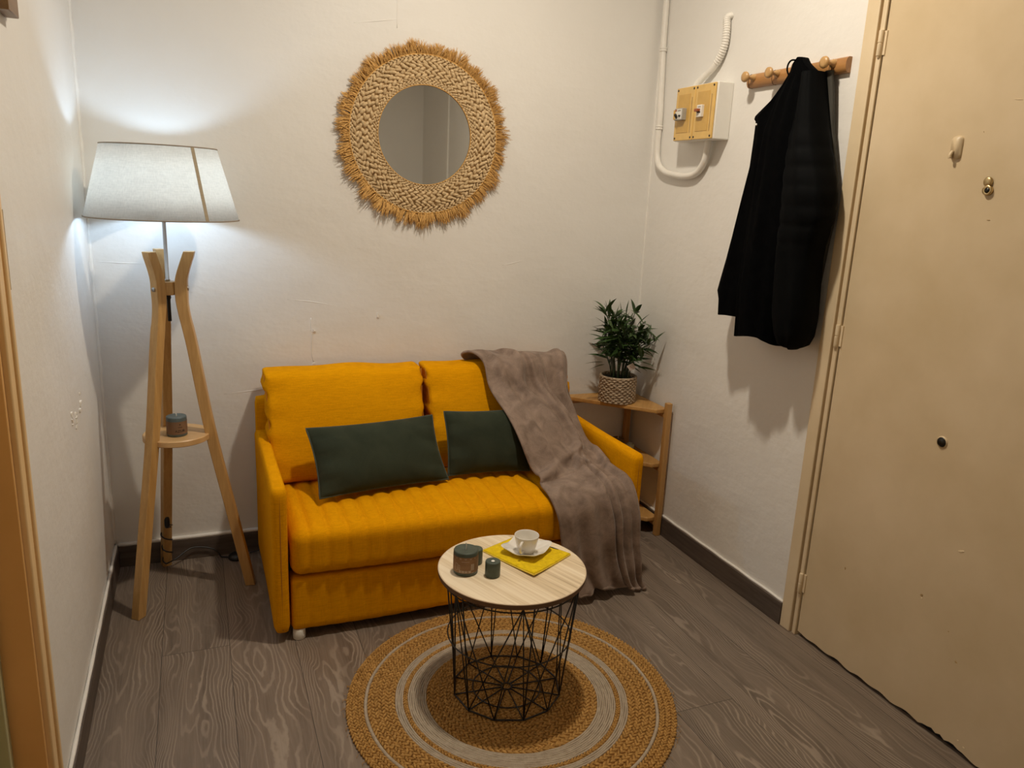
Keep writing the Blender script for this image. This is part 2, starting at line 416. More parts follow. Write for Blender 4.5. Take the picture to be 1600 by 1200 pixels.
# ------------------------------------------------------------------ the room
struct(box('floor', XL-.6, XR+.1, YF-.1, YB+.1, -.05, 0, M['floor']))
struct(box('ceiling', XL-.6, XR+.1, YF-.1, YB+.1, ZC, ZC+.05, M['ceiling']))
wb = struct(box('wall_back', XL-.1, XR+.1, YB, YB+.1, 0, ZC, M['wall']))
wl = MB(); wl.box(XL-.1, XL, 1.665, YB, 0, ZC); wl.box(XL-.1, XL, .62, 1.665, 2.02, ZC); wl.box(XL-.1, XL, YF, .62, 0, ZC)
wl = struct(wl.obj('wall_left', M['wall'], smooth=False))
DY0, DY1, DZ = 1.03, 1.898, 2.16     # entrance door leaf
wr = MB(); wr.box(XR, XR+.1, 1.975, YB, 0, ZC); wr.box(XR, XR+.1, .95, 1.975, 2.235, ZC); wr.box(XR, XR+.1, YF, .95, 0, ZC)
wr = struct(wr.obj('wall_right', M['wall'], smooth=False))
struct(box('wall_front', XL-.1, XR+.1, YF-.1, YF, 0, ZC, M['wall']))
# skirting, with the white painted joint above it
def skirting(name, pts, ax, mat):
    (a, b) = pts
    if ax == 'x':   # along the back wall
        o = box(name, a, b, YB-.015, YB, 0, .088, mat, bevel=.002)
        V, F = tube([(x, YB-.006, .093+.0007*math.sin(x*27)) for x in np.linspace(a, b, 60)], .0085, 8)
    elif ax == 'l':
        o = box(name, XL, XL+.015, a, b, 0, .088, mat, bevel=.002)
        V, F = tube([(XL+.006, y, .091+.0008*math.sin(y*19)) for y in np.linspace(a, b, 50)], [.0055+.0006*math.sin(y*33) for y in np.linspace(a, b, 50)], 8)
    else:
        o = box(name, XR-.015, XR, a, b, 0, .088, mat, bevel=.002)
        V, F = tube([(XR-.004, y, .090+.001*math.sin(y*37)) for y in np.linspace(a, b, 50)], .0055, 8)
    struct(o); obj('painted_joint', V, F, M['caulk'], o)
    return o
skirting('baseboard_back', (XL+.015, XR-.015), 'x', M['skirtx'])
skirting('baseboard_left', (1.79, YB), 'l', M['skirt'])
skirting('baseboard_right', (1.976, YB), 'r', M['skirt'])
# broken skirting end by the left doorway
e = MB(); e.tube(smooth_path([(XL+.006,1.772,.0),(XL+.008,1.775,.05),(XL+.010,1.778,.088),(XL+.004,1.785,.10)], 4), [.012,.011,.012,.011,.012,.013,.012,.011,.012,.013,.012,.009,.006][:13], 8)
struct(e.obj('trim_4', M['caulk']))
# rough plaster bead in the two back corners
for nm, x in (('trim_5', XL), ('trim_6', XR)):
    zs = np.linspace(.1, ZC, 120)
    V, F = tube([(x, YB, z) for z in zs], [(.009 if x < 0 else .006)*(1+.10*math.sin(z*33)+.10*math.sin(z*71+1)) for z in zs], 8)
    struct(obj(nm, V, F, M['caulk']))
# flaking plaster marks on the walls
def flake(parent, c, r, axis, k, n=7, name='flaking_paint', mat=None):
    mb = MB()
    for i in range(k):
        a = rnd.uniform(0, 2*PI); rr = r*rnd.uniform(0, 1); s = rnd.uniform(.0025, .0075)
        cx, cz = rr*math.cos(a)*.7, rr*math.sin(a)
        ring = [(cx+s*rnd.uniform(.5,1)*math.cos(2*PI*j/n), cz+1.5*s*rnd.uniform(.5,1)*math.sin(2*PI*j/n)) for j in range(n)]
        tl = rnd.uniform(.001, .004)
        def w(u, v, d):
            if axis == 'l': return (XL+d, c[0]+u, c[1]+v)
            if axis == 'b': return (c[0]+u, YB-d, c[1]+v)
            return (XR-d, c[0]+u, c[1]+v)
        V = [w(u, v, 0) for u, v in ring]+[w(u*1.0, v, tl+(.002 if j < n//2 else 0)) for j, (u, v) in enumerate(ring)]
        mb.add(V, [tuple(range(n, 2*n))]+[(j, (j+1) % n, n+(j+1) % n, n+j) for j in range(n)])
    return mb.obj(name, mat or M['chip'], parent, smooth=False)
flake(wl, (2.50,.80), .030, 'l', 12); flake(wl, (2.60,.815), .035, 'l', 9); flake(wl, (2.42,.815), .022, 'l', 6)
flake(wb, (.423,.925), .03, 'b', 5); flake(wb, (.43,.79), .008, 'b', 2); flake(wb, (.69,.992), .012, 'b', 3)
V, F = tube(smooth_path([(.42,YB+.0022,.98),(.423,YB+.0015,.90),(.421,YB+.0015,.84),(.428,YB+.0018,.80)], 6), .0035, 6)
obj('plaster_drip', V, F, M['wall'], wb)
V, F = tube(smooth_path([(.765,YB+.001,2.5),(.762,YB+.001,2.3),(.763,YB+.001,2.10)], 6), .0018, 6); obj('plaster_crack', V, F, M['wall'], wb)
for k in range(9):  # low trowel ridges in the back wall
    x = rnd.uniform(-.3, 1.85); z = rnd.uniform(.2, 2.2); l = rnd.uniform(.03, .13); a = rnd.uniform(-.25, .25)
    if (x-.876)**2+(z-1.71)**2 < .2: continue
    V, F = tube(smooth_path([(x-l, YB+.0022, z-l*a), (x, YB+.0012, z+rnd.uniform(-.006,.006)), (x+l, YB+.0022, z+l*a)], 6), .0025, 6)
    obj('plaster_ridge', V, F, M['wall'], wb)

# ------------------------------------------------------------------ entrance door (right wall)
fr = MB()   # frame: outer flat band, groove, inner rebate
fr.box(XR-.012, XR+.1, 1.925, 1.975, 0, 2.235); fr.box(XR-.006, XR+.1, 1.9015, 1.919, 0, DZ+.02); fr.box(XR+.004, XR+.1, 1.918, 1.926, 0, DZ+.02)
fr.box(XR-.012, XR+.1, .95, 1.925, 2.185, 2.235); fr.box(XR-.006, XR+.1, .99, 1.925, DZ+.003, 2.186); fr.box(XR-.012, XR+.1, .95, 1.00, 0, 2.19); fr.box(XR-.006, XR+.1, 1.0, DY0-.004, 0, 2.19)
struct(fr.obj('trim_1', M['trim'], bevel=.003))
dl = MB()
n = 60
ys = np.linspace(DY0, DY1, n); bot = [.012+.004*abs(math.sin(y*21))+.003*math.sin(y*67)+(.010 if y < 1.38 and y > 1.26 else 0)*abs(math.sin(y*90)) for y in ys]
V = [(XR+.002, y, b) for y, b in zip(ys, bot)]+[(XR+.002, y, DZ) for y in ys]+[(XR+.04, y, b) for y, b in zip(ys, bot)]+[(XR+.04, y, DZ) for y in ys]
F = []
for i in range(n-1):
    F += [(i, n+i, n+i+1, i+1), (2*n+i, 2*n+i+1, 3*n+i+1, 3*n+i), (i, i+1, 2*n+i+1, 2*n+i), (n+i, 3*n+i, 3*n+i+1, n+i+1)]
F += [(0, 2*n, 3*n, n), (n-1, 2*n-1, 4*n-1, 3*n-1)]
door = fixn(obj('door_1', V, F, M['door'], smooth=False)); struct(door)
box('threshold', XR+.02, XR+.1, DY0, DY1, 0.0, .01, M['hole'], door)
for z in (1.99, 1.097, .205):
    h = MB(); y = 1.9075
    h.lathe([(0,-.036),(.0065,-.036),(.0072,-.034),(.0072,-.002),(.0060,-.001),(.0060,.001),(.0072,.002),(.0072,.034),(.0065,.036),(0,.036)], (XR-.008, y, z), 14)
    h.lathe([(0,-.042),(.004,-.041),(.005,-.036)], (XR-.008, y, z), 10)
    h.box(XR-.002, XR+.004, y-.016, y+.013, z-.034, z+.034)
    h.obj('hinge', M['trim'], door, auto=40)
hk = MB()   # small painted-over plate
def rrect(cy, cz, w, h, r, k=6):
    out = []
    for (sx, sz, a0) in ((1,1,0),(-1,1,90),(-1,-1,180),(1,-1,270)):
        for i in range(k+1):
            a = math.radians(a0+90*i/k); out.append((cy+sx*(w/2-r)+r*math.cos(a), cz+sz*(h/2-r)+r*math.sin(a)))
    return out
def plate(mb, cy, cz, w, h, r, x0, x1, mi=0, inset=0):
    o = rrect(cy, cz, w, h, r); i2 = rrect(cy, cz, w-inset, h-inset, max(r-inset/2, .0005)); n = len(o)
    V = [(x0, y, z) for y, z in o]+[(x1, y, z) for y, z in i2]
    mb.add(V, [tuple(range(n, 2*n))[::-1]]+[(j, n+j, n+(j+1) % n, (j+1) % n) for j in range(n)], mi)
plate(hk, 1.591, 1.678, .034, .062, .012, XR+.002, XR-.006, inset=.005)
hk.tube(smooth_path([(XR-.006,1.597,1.668),(XR-.013,1.597,1.658),(XR-.013,1.596,1.650)], 4), .005, 8)
fixn(hk.obj('painted_hook', M['door'], door))
ph = MB()
ph.lathe([(0,-.004),(.010,-.0045),(.0125,-.002),(.0125,.002)], (XR-.001, 1.479, 1.588), 20, axis='x')
ph.lathe([(.0075,-.004),(.0125,-.006),(.0135,-.002),(.0135,.003)], (XR-.001, 1.475, 1.566), 20, 0, axis='x')
php = ph.obj('peephole', M['brass'], door)
hh = MB(); hh.lathe([(0,-.0045),(.0072,-.0042),(.0072,0)], (XR-.001, 1.475, 1.566), 16, axis='x'); hh.obj('lens', M['hole'], php)
kh = MB(); kh.lathe([(0,-.004),(.0125,-.0035),(.0145,0)], (XR+.001, 1.473, .869), 24, axis='x'); kk = kh.obj('lock_hole', M['hole'], door)
kh = MB(); kh.lathe([(.0145,-.003),(.0170,-.001),(.0178,.002)], (XR+.001, 1.473, .869), 24, axis='x'); kh.obj('lock_ring', M['door'], kk)
def chip(y, z, w, h, rot=0, light=False, k=9):
    ring = []
    for j in range(k):
        a = 2*PI*j/k; u = w*rnd.uniform(.55,1)*math.cos(a); v = h*rnd.uniform(.55,1)*math.sin(a)
        ring.append((y+u*math.cos(rot)-v*math.sin(rot), z+u*math.sin(rot)+v*math.cos(rot)))
    V = [(XR+.0022, a, b) for a, b in ring]+[(XR+.0008, y+(a-y)*.8, z+(b-z)*.8) for a, b in ring]
    F = [tuple(range(k, 2*k))[::-1]]+[(j, k+j, k+(j+1) % k, (j+1) % k) for j in range(k)]
    fixn(obj('paint_chip', V, F, M['chipl'] if light else M['chipd'], door, smooth=False))
chip(1.735,.345,.0035,.006); chip(1.355,.585,.014,.0035,-.5,True); chip(1.448,.40,.007,.005,-.4); chip(1.446,.392,.004,.003,.3,True)
chip(1.345,.34,.0022,.0022); chip(1.305,.265,.0062,.004,.6); chip(1.303,.262,.003,.002,.6,True); chip(1.235,.036,.004,.003,.2,True); chip(1.255,.045,.003,.002,.1,True)
chip(1.44,1.79,.016,.0009,.1,True); chip(1.46,1.49,.008,.0009,0,False); chip(1.52,1.716,.0012,.0012)
struct(box('trim_7', XR-.012, XR, -.02, .03, 0, ZC, M['ceiling'], bevel=.002))
struct(box('trim_8', XR-.03, XR, .36, .40, 0, 1.62, M['ceiling'], bevel=.002))
# ------------------------------------------------------------------ doorway frame on the left wall
cs = MB()
cs.box(XL-.10, XL+.012, 1.700, 1.745, 0, 2.10); cs.box(XL-.10, XL+.021, 1.706, 1.722, 0, 2.09); cs.box(XL-.10, XL+.016, 1.664, 1.701, 0, 2.07)
cs.box(XL-.10, XL+.012, .57, 1.745, 2.06, 2.10); cs.box(XL-.10, XL+.012, .56, .615, 0, 2.10)
struct(cs.obj('trim_2', M['casing'], bevel=.004))
box('loose_white_paint', XL+.008, XL+.0215, 1.7218, 1.7228, 1.28, 1.43, M['caulk'], bpy.data.objects['trim_2'])
jb = MB(); jb.box(XL-.14, XL+.004, 1.655, 1.666, 0, 2.06); jb.box(XL-.14, XL-.002, .615, 1.655, 2.05, 2.06); jb.box(XL-.14, XL-.002, .615, .625, 0, 2.06)
jb.box(XL-.14, XL-.055, 1.630, 1.656, 0, 2.05, 1)
struct(jb.obj('trim_3', [M['ochre'], M['green']], bevel=.0025))
d2 = struct(box('door_2', XL-.135, XL-.095, .63, 1.628, .006, 2.045, M['casing'], bevel=.002))
box('green_edge', XL-.0955, XL-.09, 1.585, 1.627, .006, 2.045, M['green'], d2)
# short dark wooden rail on the left wall
rl = thing('wooden_rail', 'short dark brown wooden rail on the white wall high above the ochre door frame', 'wall rail', (XL,2.02,1.82))
box('rail_block', XL, XL+.026, 1.955, 2.06, 1.8165, 2.0, M['darkwood'], rl, bevel=.002)
box('mounting_strip', XL, XL+.018, 2.06, 2.075, 1.825, 1.99, M['rackwood'], rl, bevel=.001)

# ------------------------------------------------------------------ ceiling light (above the frame)
LX, LY = .98, 1.98
cl = thing('ceiling_light', 'round warm glowing ceiling light above the middle of the room', 'ceiling light', (LX,LY,ZC))
MB().lathe([(0,0),(.085,0),(.085,-.020),(.078,-.024),(.062,-.024),(.0605,-.018)], (LX,LY,ZC), 40).obj('base', M['white'], cl)
fixn(MB().lathe([(.0605,-.019),(.03,-.0195),(0,-.0197)], (LX,LY,ZC), 32).obj('diffuser', M['ceilglow'], cl))

# ------------------------------------------------------------------ floor lamp
CX, CY = -.092, 2.895
lamp = thing('floor_lamp', 'tripod floor lamp with three light wood legs, round tray and white linen shade', 'floor lamp', (CX,CY,0))
def lamp_leg(fx, fy):
    d = np.array([fx-CX, fy-CY]); R0 = np.linalg.norm(d); d /= R0; t = np.array([-d[1], d[0]])
    prof = [(0,R0),(.3,R0-.0575),(.62,R0-.1185),(.93,.0555),(1.035,.0365),(1.09,.0285),(1.135,.0275),(1.17,.031),(1.21,.043),(1.262,.062)]
    P = smooth_path([(r, z, 0) for z, r in prof], 6)
    V = []; hw = .0150
    for i, p in enumerate(P):
        r, z = p[0], p[1]; a = P[max(i-1,0)]; b = P[min(i+1,len(P)-1)]
        tr, tz = b[0]-a[0], b[1]-a[1]; L = math.hypot(tr, tz); nr, nz = tz/L, -tr/L
        th = .0175 if z < 1.0 else .0175+.003*math.exp(-((z-1.13)/.06)**2)
        if z < 1e-6 or z > 1.26: nr, nz = 1, 0
        w = hw+(.0015 if z < 1 else 0)
        for s, q in ((0,-w),(1,-w),(1,w),(0,w)):
            rr = r+nr*th*2*s; zz = z+nz*th*2*s
            V.append((CX+d[0]*(rr-.004)+t[0]*q, CY+d[1]*(rr-.004)+t[1]*q, max(zz, 0)))
    F = grid_faces(len(P), 4, 0, True)+[(3,2,1,0), tuple(len(V)-4+k for k in range(4))]
    o = fixn(obj('leg', V, F, M['lampwood'], lamp, bevel=.0025))
    bb = MB()
    c = np.array([CX+d[0]*(.0275+.0375), CY+d[1]*(.0275+.0375), 1.135])
    V, F = tube([c-np.array([d[0],d[1],0])*.004, c+np.array([d[0],d[1],0])*.0022], .0075, 12); bb.add(V, F)
    bb.obj('bolt', M['metal'], o)
    return o
# feet shifted so that the soles stand on their marks
for fx, fy in ((-.237,2.729),(-.163,3.098),(.124,2.858)): lamp_leg(fx, fy)
MB().lathe([(0,1.112),(.027,1.112),(.029,1.114),(.029,1.156),(.027,1.158),(0,1.158)], (CX,CY,0), 6).obj('hub', M['lampwood'], lamp, smooth=False)
MB().lathe([(.0,1.158),(.0085,1.158),(.0085,1.165),(.0062,1.166),(.0062,1.372)], (CX,CY,0), 20).obj('pole', M['metal'], lamp)
MB().lathe([(0,1.02),(.006,1.02),(.006,1.095),(.0085,1.10),(.0085,1.112)], (CX,CY,0), 14).obj('pole_end', M['black'], lamp)
MB().lathe([(0,.592),(.109,.592),(.113,.595),(.113,.612),(.110,.615),(0,.615)], (CX,CY,0), 72).obj('tray', M['traywood'], lamp, auto=40)
sh = MB(); ZB, ZT, RB, RT = 1.37, 1.60, .240, .178; n = 96
V = []
for r, z in ((RB,ZB),(RB*.66+RT*.34,ZB*.66+ZT*.34),(RB*.33+RT*.67,ZB*.33+ZT*.67),(RT,ZT)):
    V += [(CX+r*math.cos(2*PI*k/n), CY+r*math.sin(2*PI*k/n), z) for k in range(n)]
sho = obj('lamp_shade', V, grid_faces(4, n, 0, True), M['shade'], lamp)
so = sho.modifiers.new('thickness', 'SOLIDIFY'); so.thickness = .0012; so.offset = -1
mb = MB()
for r, z in ((RB,ZB),(RT,ZT)): mb.tube([(CX+r*math.cos(2*PI*k/64), CY+r*math.sin(2*PI*k/64), z) for k in range(64)], .0022, 6, closed=True)
mb.obj('rim', M['shaderim'], sho)
sa = math.radians(-56); V = []
for i in range(8):
    f = i/7; r = RB+(RT-RB)*f+.0011; z = ZB+(ZT-ZB)*f
    for da in (-.03, .03): V.append((CX+r*math.cos(sa+da*.18/r*1.15), CY+r*math.sin(sa+da*.18/r*1.15), z))
obj('seam_strip', V, [(2*i, 2*i+1, 2*i+3, 2*i+2) for i in range(7)], M['shadeseam'], sho)
mb = MB()
for k in range(3):
    a = k*2*PI/3+.4; mb.tube([(CX+.02*math.cos(a), CY+.02*math.sin(a), 1.40), (CX+.232*math.cos(a), CY+.232*math.sin(a), 1.392)], .0016, 6)
mb.tube([(CX+.02*math.cos(2*PI*k/20), CY+.02*math.sin(2*PI*k/20), 1.40) for k in range(20)], .002, 6, closed=True)
mb.obj('shade_carrier', M['metal'], lamp)
MB().lathe([(.0062,1.366),(.017,1.37),(.019,1.40),(.017,1.418),(.014,1.42),(0,1.42)], (CX,CY,0), 20).obj('bulb_socket', M['white'], lamp)
MB().lathe([(.013,1.42),(.018,1.432),(.026,1.452),(.029,1.47),(.026,1.488),(.016,1.499),(0,1.503)], (CX,CY,0), 24).obj('bulb', M['bulb'], lamp)
# cord wound round the back leg, wall skirting run, foot switch
bx, by = -.158, 3.088
wind = [(bx+.019*math.cos(a)+0.0, by-.012+.020*math.sin(a), .175-.0138*a*.62) for a in np.linspace(-1.2, 17.0, 110)]
endp = wind[-1]
run = smooth_path([endp, (-.128,3.082,.035),(-.07,3.12,.055),(.0,3.125,.042),(.03,3.118,.018),(.04,3.112,.004),(.07,3.10,.004)], 8)
V, F = tube(wind+run[1:], .0028, 8); obj('power_cord', V, F, M['black'], lamp)
V, F = tube(smooth_path([(.15,3.112,.006),(.18,3.11,.012),(.215,3.118,.02)], 6), .0028, 8); obj('power_cord', V, F, M['black'], lamp)
MB().lathe([(0,0),(.031,0),(.034,.004),(.032,.013),(.022,.020),(.008,.022),(0,.022)], (.098,3.090,0), 32).obj('foot_switch', M['black'], lamp)
mb = MB(); V, F = lathe([(0,-.024),(.008,-.022),(.010,-.01),(.010,.012),(.007,.022),(0,.024)], (bx+.006, by-.033, .205), 14); mb.add(V, F)
mb.tube([(bx+.012,by-.038,.195),(bx+.026,by-.042,.195)], .0018, 6); mb.obj('cord_plug', M['black'], lamp)

# ------------------------------------------------------------------ candles
def candle(name, label, c, r, h, wax, group=None, wick=.016, melt=False, band=None):
    t = thing(name, label, 'candle', c, group)
    MB().lathe([(0,0),(r*.94,0),(r,.003),(r,h-.004),(r*.96,h-.0005),(r*.9,h),(r*.7,h-.001),(r*.3,h-.0022),(0,h-.0025)], c, 48).obj('wax', wax, t, auto=60)
    if melt:
        MB().lathe([(0,h+.0005),(r*.16,h+.0006),(r*.25,h-.001)], c, 16).obj('wick', M['wick'], t)
    else:
        V, F = tube(smooth_path([(c[0],c[1],c[2]+h-.003),(c[0]+.0006,c[1],c[2]+h+wick*.5),(c[0]-.0008,c[1],c[2]+h+wick)], 4), .0016, 8); obj('wick', V, F, M['wick'], t)
    if band:
        z0, z1, m = band; n = 48; V = []
        for z in (z0, z1): V += [(c[0]+(r+.0006)*math.cos(2*PI*k/n), c[1]+(r+.0006)*math.sin(2*PI*k/n), c[2]+z) for k in range(n)]
        lb = obj('label', V, grid_faces(2, n, 0, True), m, t)
        return t, lb
    return t, None
def wrap(c, r, ang):
    """maps a flat label drawing onto the candle wall, facing angle ang"""
    def f(x, y, d):
        a = ang+x/r; return (c[0]+(r+.0009+d)*math.cos(a), c[1]+(r+.0009+d)*math.sin(a), c[2]+y)
    return f
cb = (-.090, 2.866, .615)
t, lb = candle('pillar_candle', 'blue grey pillar candle with kraft label on the floor lamp tray', cb, .034, .071, M['waxb'], band=(.010,.056,M['label2']), wick=.008)
face = math.atan2(0-cb[1], 0-cb[0])
w = wrap(cb, .034, face+.30)
text_mesh('label_lettering', 'AZUR', .013, lambda x, y, d: w(x, y+.022, d), M['ink'], lb)
text_mesh('label_lettering', 'PARFUM', .0036, lambda x, y, d: w(x, y+.0355, d), M['ink'], lb)
V = [w(.0022*math.cos(2*PI*k/12), .046+.0022*math.sin(2*PI*k/12), .0004) for k in range(12)]; obj('label_dot', V, [tuple(range(12))], M['ink'], lb, smooth=False)

# ------------------------------------------------------------------ sofa
SX0, SX1, SY0, SY1 = .186, 1.567, 2.40, 3.125
sofa = thing('sofa', 'mustard yellow two seat sofa with channel stitched seat against the back wall', 'sofa', ((SX0+SX1)/2, 2.76, 0))
def soft_box(name, x0, x1, y0, y1, z0, z1, mat, parent, r=.02, nx=24, ny=24, nz=12, fn=None):
    """rounded box on a dense grid; fn(P, N, uvw) displaces"""
    bm = bmesh.new(); bmesh.ops.create_cube(bm, size=2)
    V = []; F = []
    def face(ax, sgn, na, nb):
        o = len(V); A, B = [(1,2),(2,0),(0,1)][ax]
        for i in range(na+1):
            for j in range(nb+1):
                p = [0,0,0]; p[ax] = sgn; p[A] = -1+2*i/na; p[B] = -1+2*j/nb; V.append(p)
        for i in range(na):
            for j in range(nb):
                q = (o+i*(nb+1)+j, o+(i+1)*(nb+1)+j, o+(i+1)*(nb+1)+j+1, o+i*(nb+1)+j+1)
                F.append(q if sgn > 0 else q[::-1])
    N3 = (nx, ny, nz)
    for ax in range(3):
        A, B = [(1,2),(2,0),(0,1)][ax]
        for s in (-1, 1): face(ax, s, N3[A], N3[B])
    V = np.array(V, float); c = np.array([(x0+x1)/2,(y0+y1)/2,(z0+z1)/2]); h = np.array([(x1-x0)/2,(y1-y0)/2,(z1-z0)/2])
    P = V*h; inner = h-r; Q = np.clip(P, -inner, inner); D = P-Q; L = np.linalg.norm(D, axis=1, keepdims=True)
    Nn = D/np.maximum(L, 1e-9); P = Q+Nn*np.where(L > 1e-9, r, 0)
    if fn is not None: P = fn(P+c, Nn, V)-c
    o = obj(name, P+c, F, mat, parent)
    b2 = bmesh.new(); b2.from_mesh(o.data); bmesh.ops.remove_doubles(b2, verts=b2.verts, dist=1e-5); bmesh.ops.recalc_face_normals(b2, faces=b2.faces); b2.to_mesh(o.data); b2.free(); bm.free()
    o.data.polygons.foreach_set('use_smooth', [True]*len(o.data.polygons))
    return o
def wob(P, f, a, seed=0):
    return a*(np.sin(P[:,0]*f+seed)*np.cos(P[:,1]*f*.9+seed*1.3)+.6*np.sin(P[:,2]*f*1.3+seed*2+P[:,0]*f*.5))
def arm_fn(P, N, U):
    P = P.copy()
    # top back corner slopes down a touch, soft bulge of the padding
    P += N*wob(P, 9, .0015)[:,None]
    return P
for s, (a, b) in enumerate(((SX0, SX0+.05), (SX1-.05, SX1))):
    o = soft_box('armrest', a, b, SY0, SY1-.02, .035, .552, M['yellow'], sofa, .019, 6, 30, 24, arm_fn)
    xm = (a+b)/2
    mb = MB(); mb.tube([(xm, SY0-.0004, z) for z in np.linspace(.05, .53, 20)], .0016, 6); mb.tube(smooth_path([(xm, SY0+.003, .536), (xm, SY0+.012, .5475), (xm, SY0+.05, .5525)], 4), .0015, 6)
    mb.obj('seam', M['thread'], o)
soft_box('back_frame', SX0+.004, SX1-.004, 3.055, SY1, .05, .682, M['yellow'], sofa, .016, 30, 6, 20)
IX0, IX1 = SX0+.052, SX1-.052
NCH = 20
def channels(P, N, U, axis_w, depth):
    f = (P[:,0]-IX0)/(IX1-IX0)*NCH; d = np.abs(f-np.round(f))
    g = np.exp(-(d/.15)**2)+.35*(1-np.cos(2*np.pi*d))*-.5+.2
    return g*depth
def seat_fn(P, N, U):
    P = P.copy(); g = channels(P, N, U, 0, 1)
    up = np.clip(N[:,2], 0, 1); fr_ = np.clip(-N[:,1], 0, 1)
    edge = np.minimum(P[:,0]-IX0, IX1-P[:,0]); keep = np.clip(edge/.03, 0, 1)
    P[:,2] -= up*g*.0068*keep; P[:,1] += fr_*g*.0045*keep
    u = (P[:,0]-IX0)/(IX1-IX0)
    P[:,2] += up*(.012*np.sin(PI*np.clip(u,0,1))**.5-.004)*np.clip((P[:,1]-2.40)*6, 0, 1)
    P[:,1] -= fr_*.012*np.sin(PI*np.clip(u,0,1))**.4
    P += N*wob(P, 7, .002)[:,None]
    return P
soft_box('seat_cushion', IX0+.002, IX1-.002, 2.395, 3.05, .232, .402, M['yellow'], sofa, .042, 240, 40, 12, seat_fn)
def panel_fn(P, N, U):
    P = P.copy(); g = channels(P, N, U, 0, 1); fr_ = np.clip(-N[:,1], 0, 1)
    P[:,1] += fr_*g*.0024; P[:,2] += np.clip(-N[:,2],0,1)*.004*np.sin(P[:,0]*9)
    P += N*wob(P, 8, .0015)[:,None]
    return P
soft_box('front_panel', IX0+.004, IX1-.004, 2.405, 2.50, .036, .226, M['yellow'], sofa, .014, 240, 4, 14, panel_fn)
box('under_frame', IX0+.01, IX1-.01, 2.50, 3.10, .07, .23, M['black'], sofa)
for x, y in ((.266,2.425),(1.49,2.425),(.266,3.06),(1.49,3.06)):
    MB().lathe([(0,0),(.019,0),(.021,.003),(.021,.036),(.019,.038),(0,.038)], (x,y,0), 24).obj('foot', M['white'], sofa)
def cushion(name, parent, mat, o, ux, uz, w, h, t, nu=44, nv=32, pinch=.03, seed=0, crease=.004, pw=.55, corner=.0):
    """stuffed cushion: centre o, width direction ux, height direction uz, thickness t"""
    ux = np.array(ux, float); ux /= np.linalg.norm(ux); uz = np.array(uz, float); uz /= np.linalg.norm(uz)
    nn = np.cross(ux, uz); V = []; F = []; o = np.array(o, float)
    def pt(u, v, s):
        eu, ev = 1-abs(u)**2.6, 1-abs(v)**2.6
        th = t/2*(max(eu,0)**pw)*(max(ev,0)**pw)
        x = u*w/2*(1-pinch*(1-v*v)*abs(u)**3); z = v*h/2*(1-pinch*1.2*(1-u*u)*abs(v)**3)
        c_ = crease*(math.sin(9*v+seed+3*u)*abs(u)**3+math.sin(11*u+seed*2+2*v)*abs(v)**3+.6*math.sin(26*v+seed)*abs(u)**6+.5*math.sin(30*u+seed)*abs(v)**6)
        sag = corner*(abs(u)*abs(v))**4
        return o+ux*x+uz*z+nn*(s*(th+c_*(th/t)*2)+sag)
    for s in (1,-1):
        off = len(V)
        for i in range(nu+1):
            for j in range(nv+1):
                a = math.sin((i/nu-.5)*PI); b = math.sin((j/nv-.5)*PI); V.append(pt(a, b, s))
        f = grid_faces(nu+1, nv+1, off); F += f if s < 0 else [q[::-1] for q in f]
    ob = obj(name, V, F, mat, parent)
    bm = bmesh.new(); bm.from_mesh(ob.data); bmesh.ops.remove_doubles(bm, verts=bm.verts, dist=1e-5); bmesh.ops.recalc_face_normals(bm, faces=bm.faces); bm.to_mesh(ob.data); bm.free()
    ob.data.polygons.foreach_set('use_smooth', [True]*len(ob.data.polygons))
    ring = []
    m = 26
    for k in range(m): ring.append(pt(-1+2*k/m, -1, 0))
    for k in range(m): ring.append(pt(1, -1+2*k/m, 0))
    for k in range(m): ring.append(pt(1-2*k/m, 1, 0))
    for k in range(m): ring.append(pt(-1, 1-2*k/m, 0))
    return ob, ring
def boxcush(name, parent, mat, x0, x1, seed):
    """box-edged back cushion leaning back"""
    def fn(P, N, U):
        P = P.copy(); w_ = (x1-x0)
        f = (P[:,2]-.405)/.40
        u = U[:,0]; v = U[:,2]
        bul = (1-np.abs(u)**4)*(1-np.abs(v)**4)
        P[:,1] -= np.where(N[:,1] < .3, 1, 0)*np.clip(-N[:,1]+.2,0,1)*bul*.022
        P[:,0] += np.sign(u)*np.clip(np.abs(N[:,0]),0,1)*(-.010*(1-v*v)-.004*np.sin(v*14+seed)-.003*np.sin(v*23+seed))
        wr = .005*np.sin(v*13+seed+u*1.5)*np.abs(u)**5+.0035*np.sin(u*9+seed)*np.abs(v)**5
        P[:,1] += wr*np.clip(-N[:,1],0,1)
        P[:,2] += np.clip(N[:,2],0,1)*(.006*np.cos(u*2.2)-.003+.003*np.sin(u*7+seed))
        # corners pulled up and out
        P[:,2] += .006*(np.abs(u)*np.clip(v,0,1))**8
        lean = .17*f; P[:,1] += lean
        return P
    c = soft_box(name, x0, x1, 2.815, 2.945, .405, .800, mat, parent, .026, 60, 10, 44, fn)
    mb = MB()
    def q(u, z): return (x0+.5*(x1-x0)*(1+u), 0, z)
    for s in (-1, 1):
        x = x0+.004 if s < 0 else x1-.004
        mb = MB(); mb.tube([(x+s*(-.010*(1-(2*(z-.405)/.395-1)**2)), 2.828+.17*(z-.405)/.4, z) for z in np.linspace(.42, .79, 24)], .0022, 6)
        mb.obj('seam', M['thread'], c)
    return c
boxcush('back_cushion', sofa, M['yellow'], .214, .842, .7)
boxcush('back_cushion', sofa, M['yellow'], .848, 1.500, 2.1)

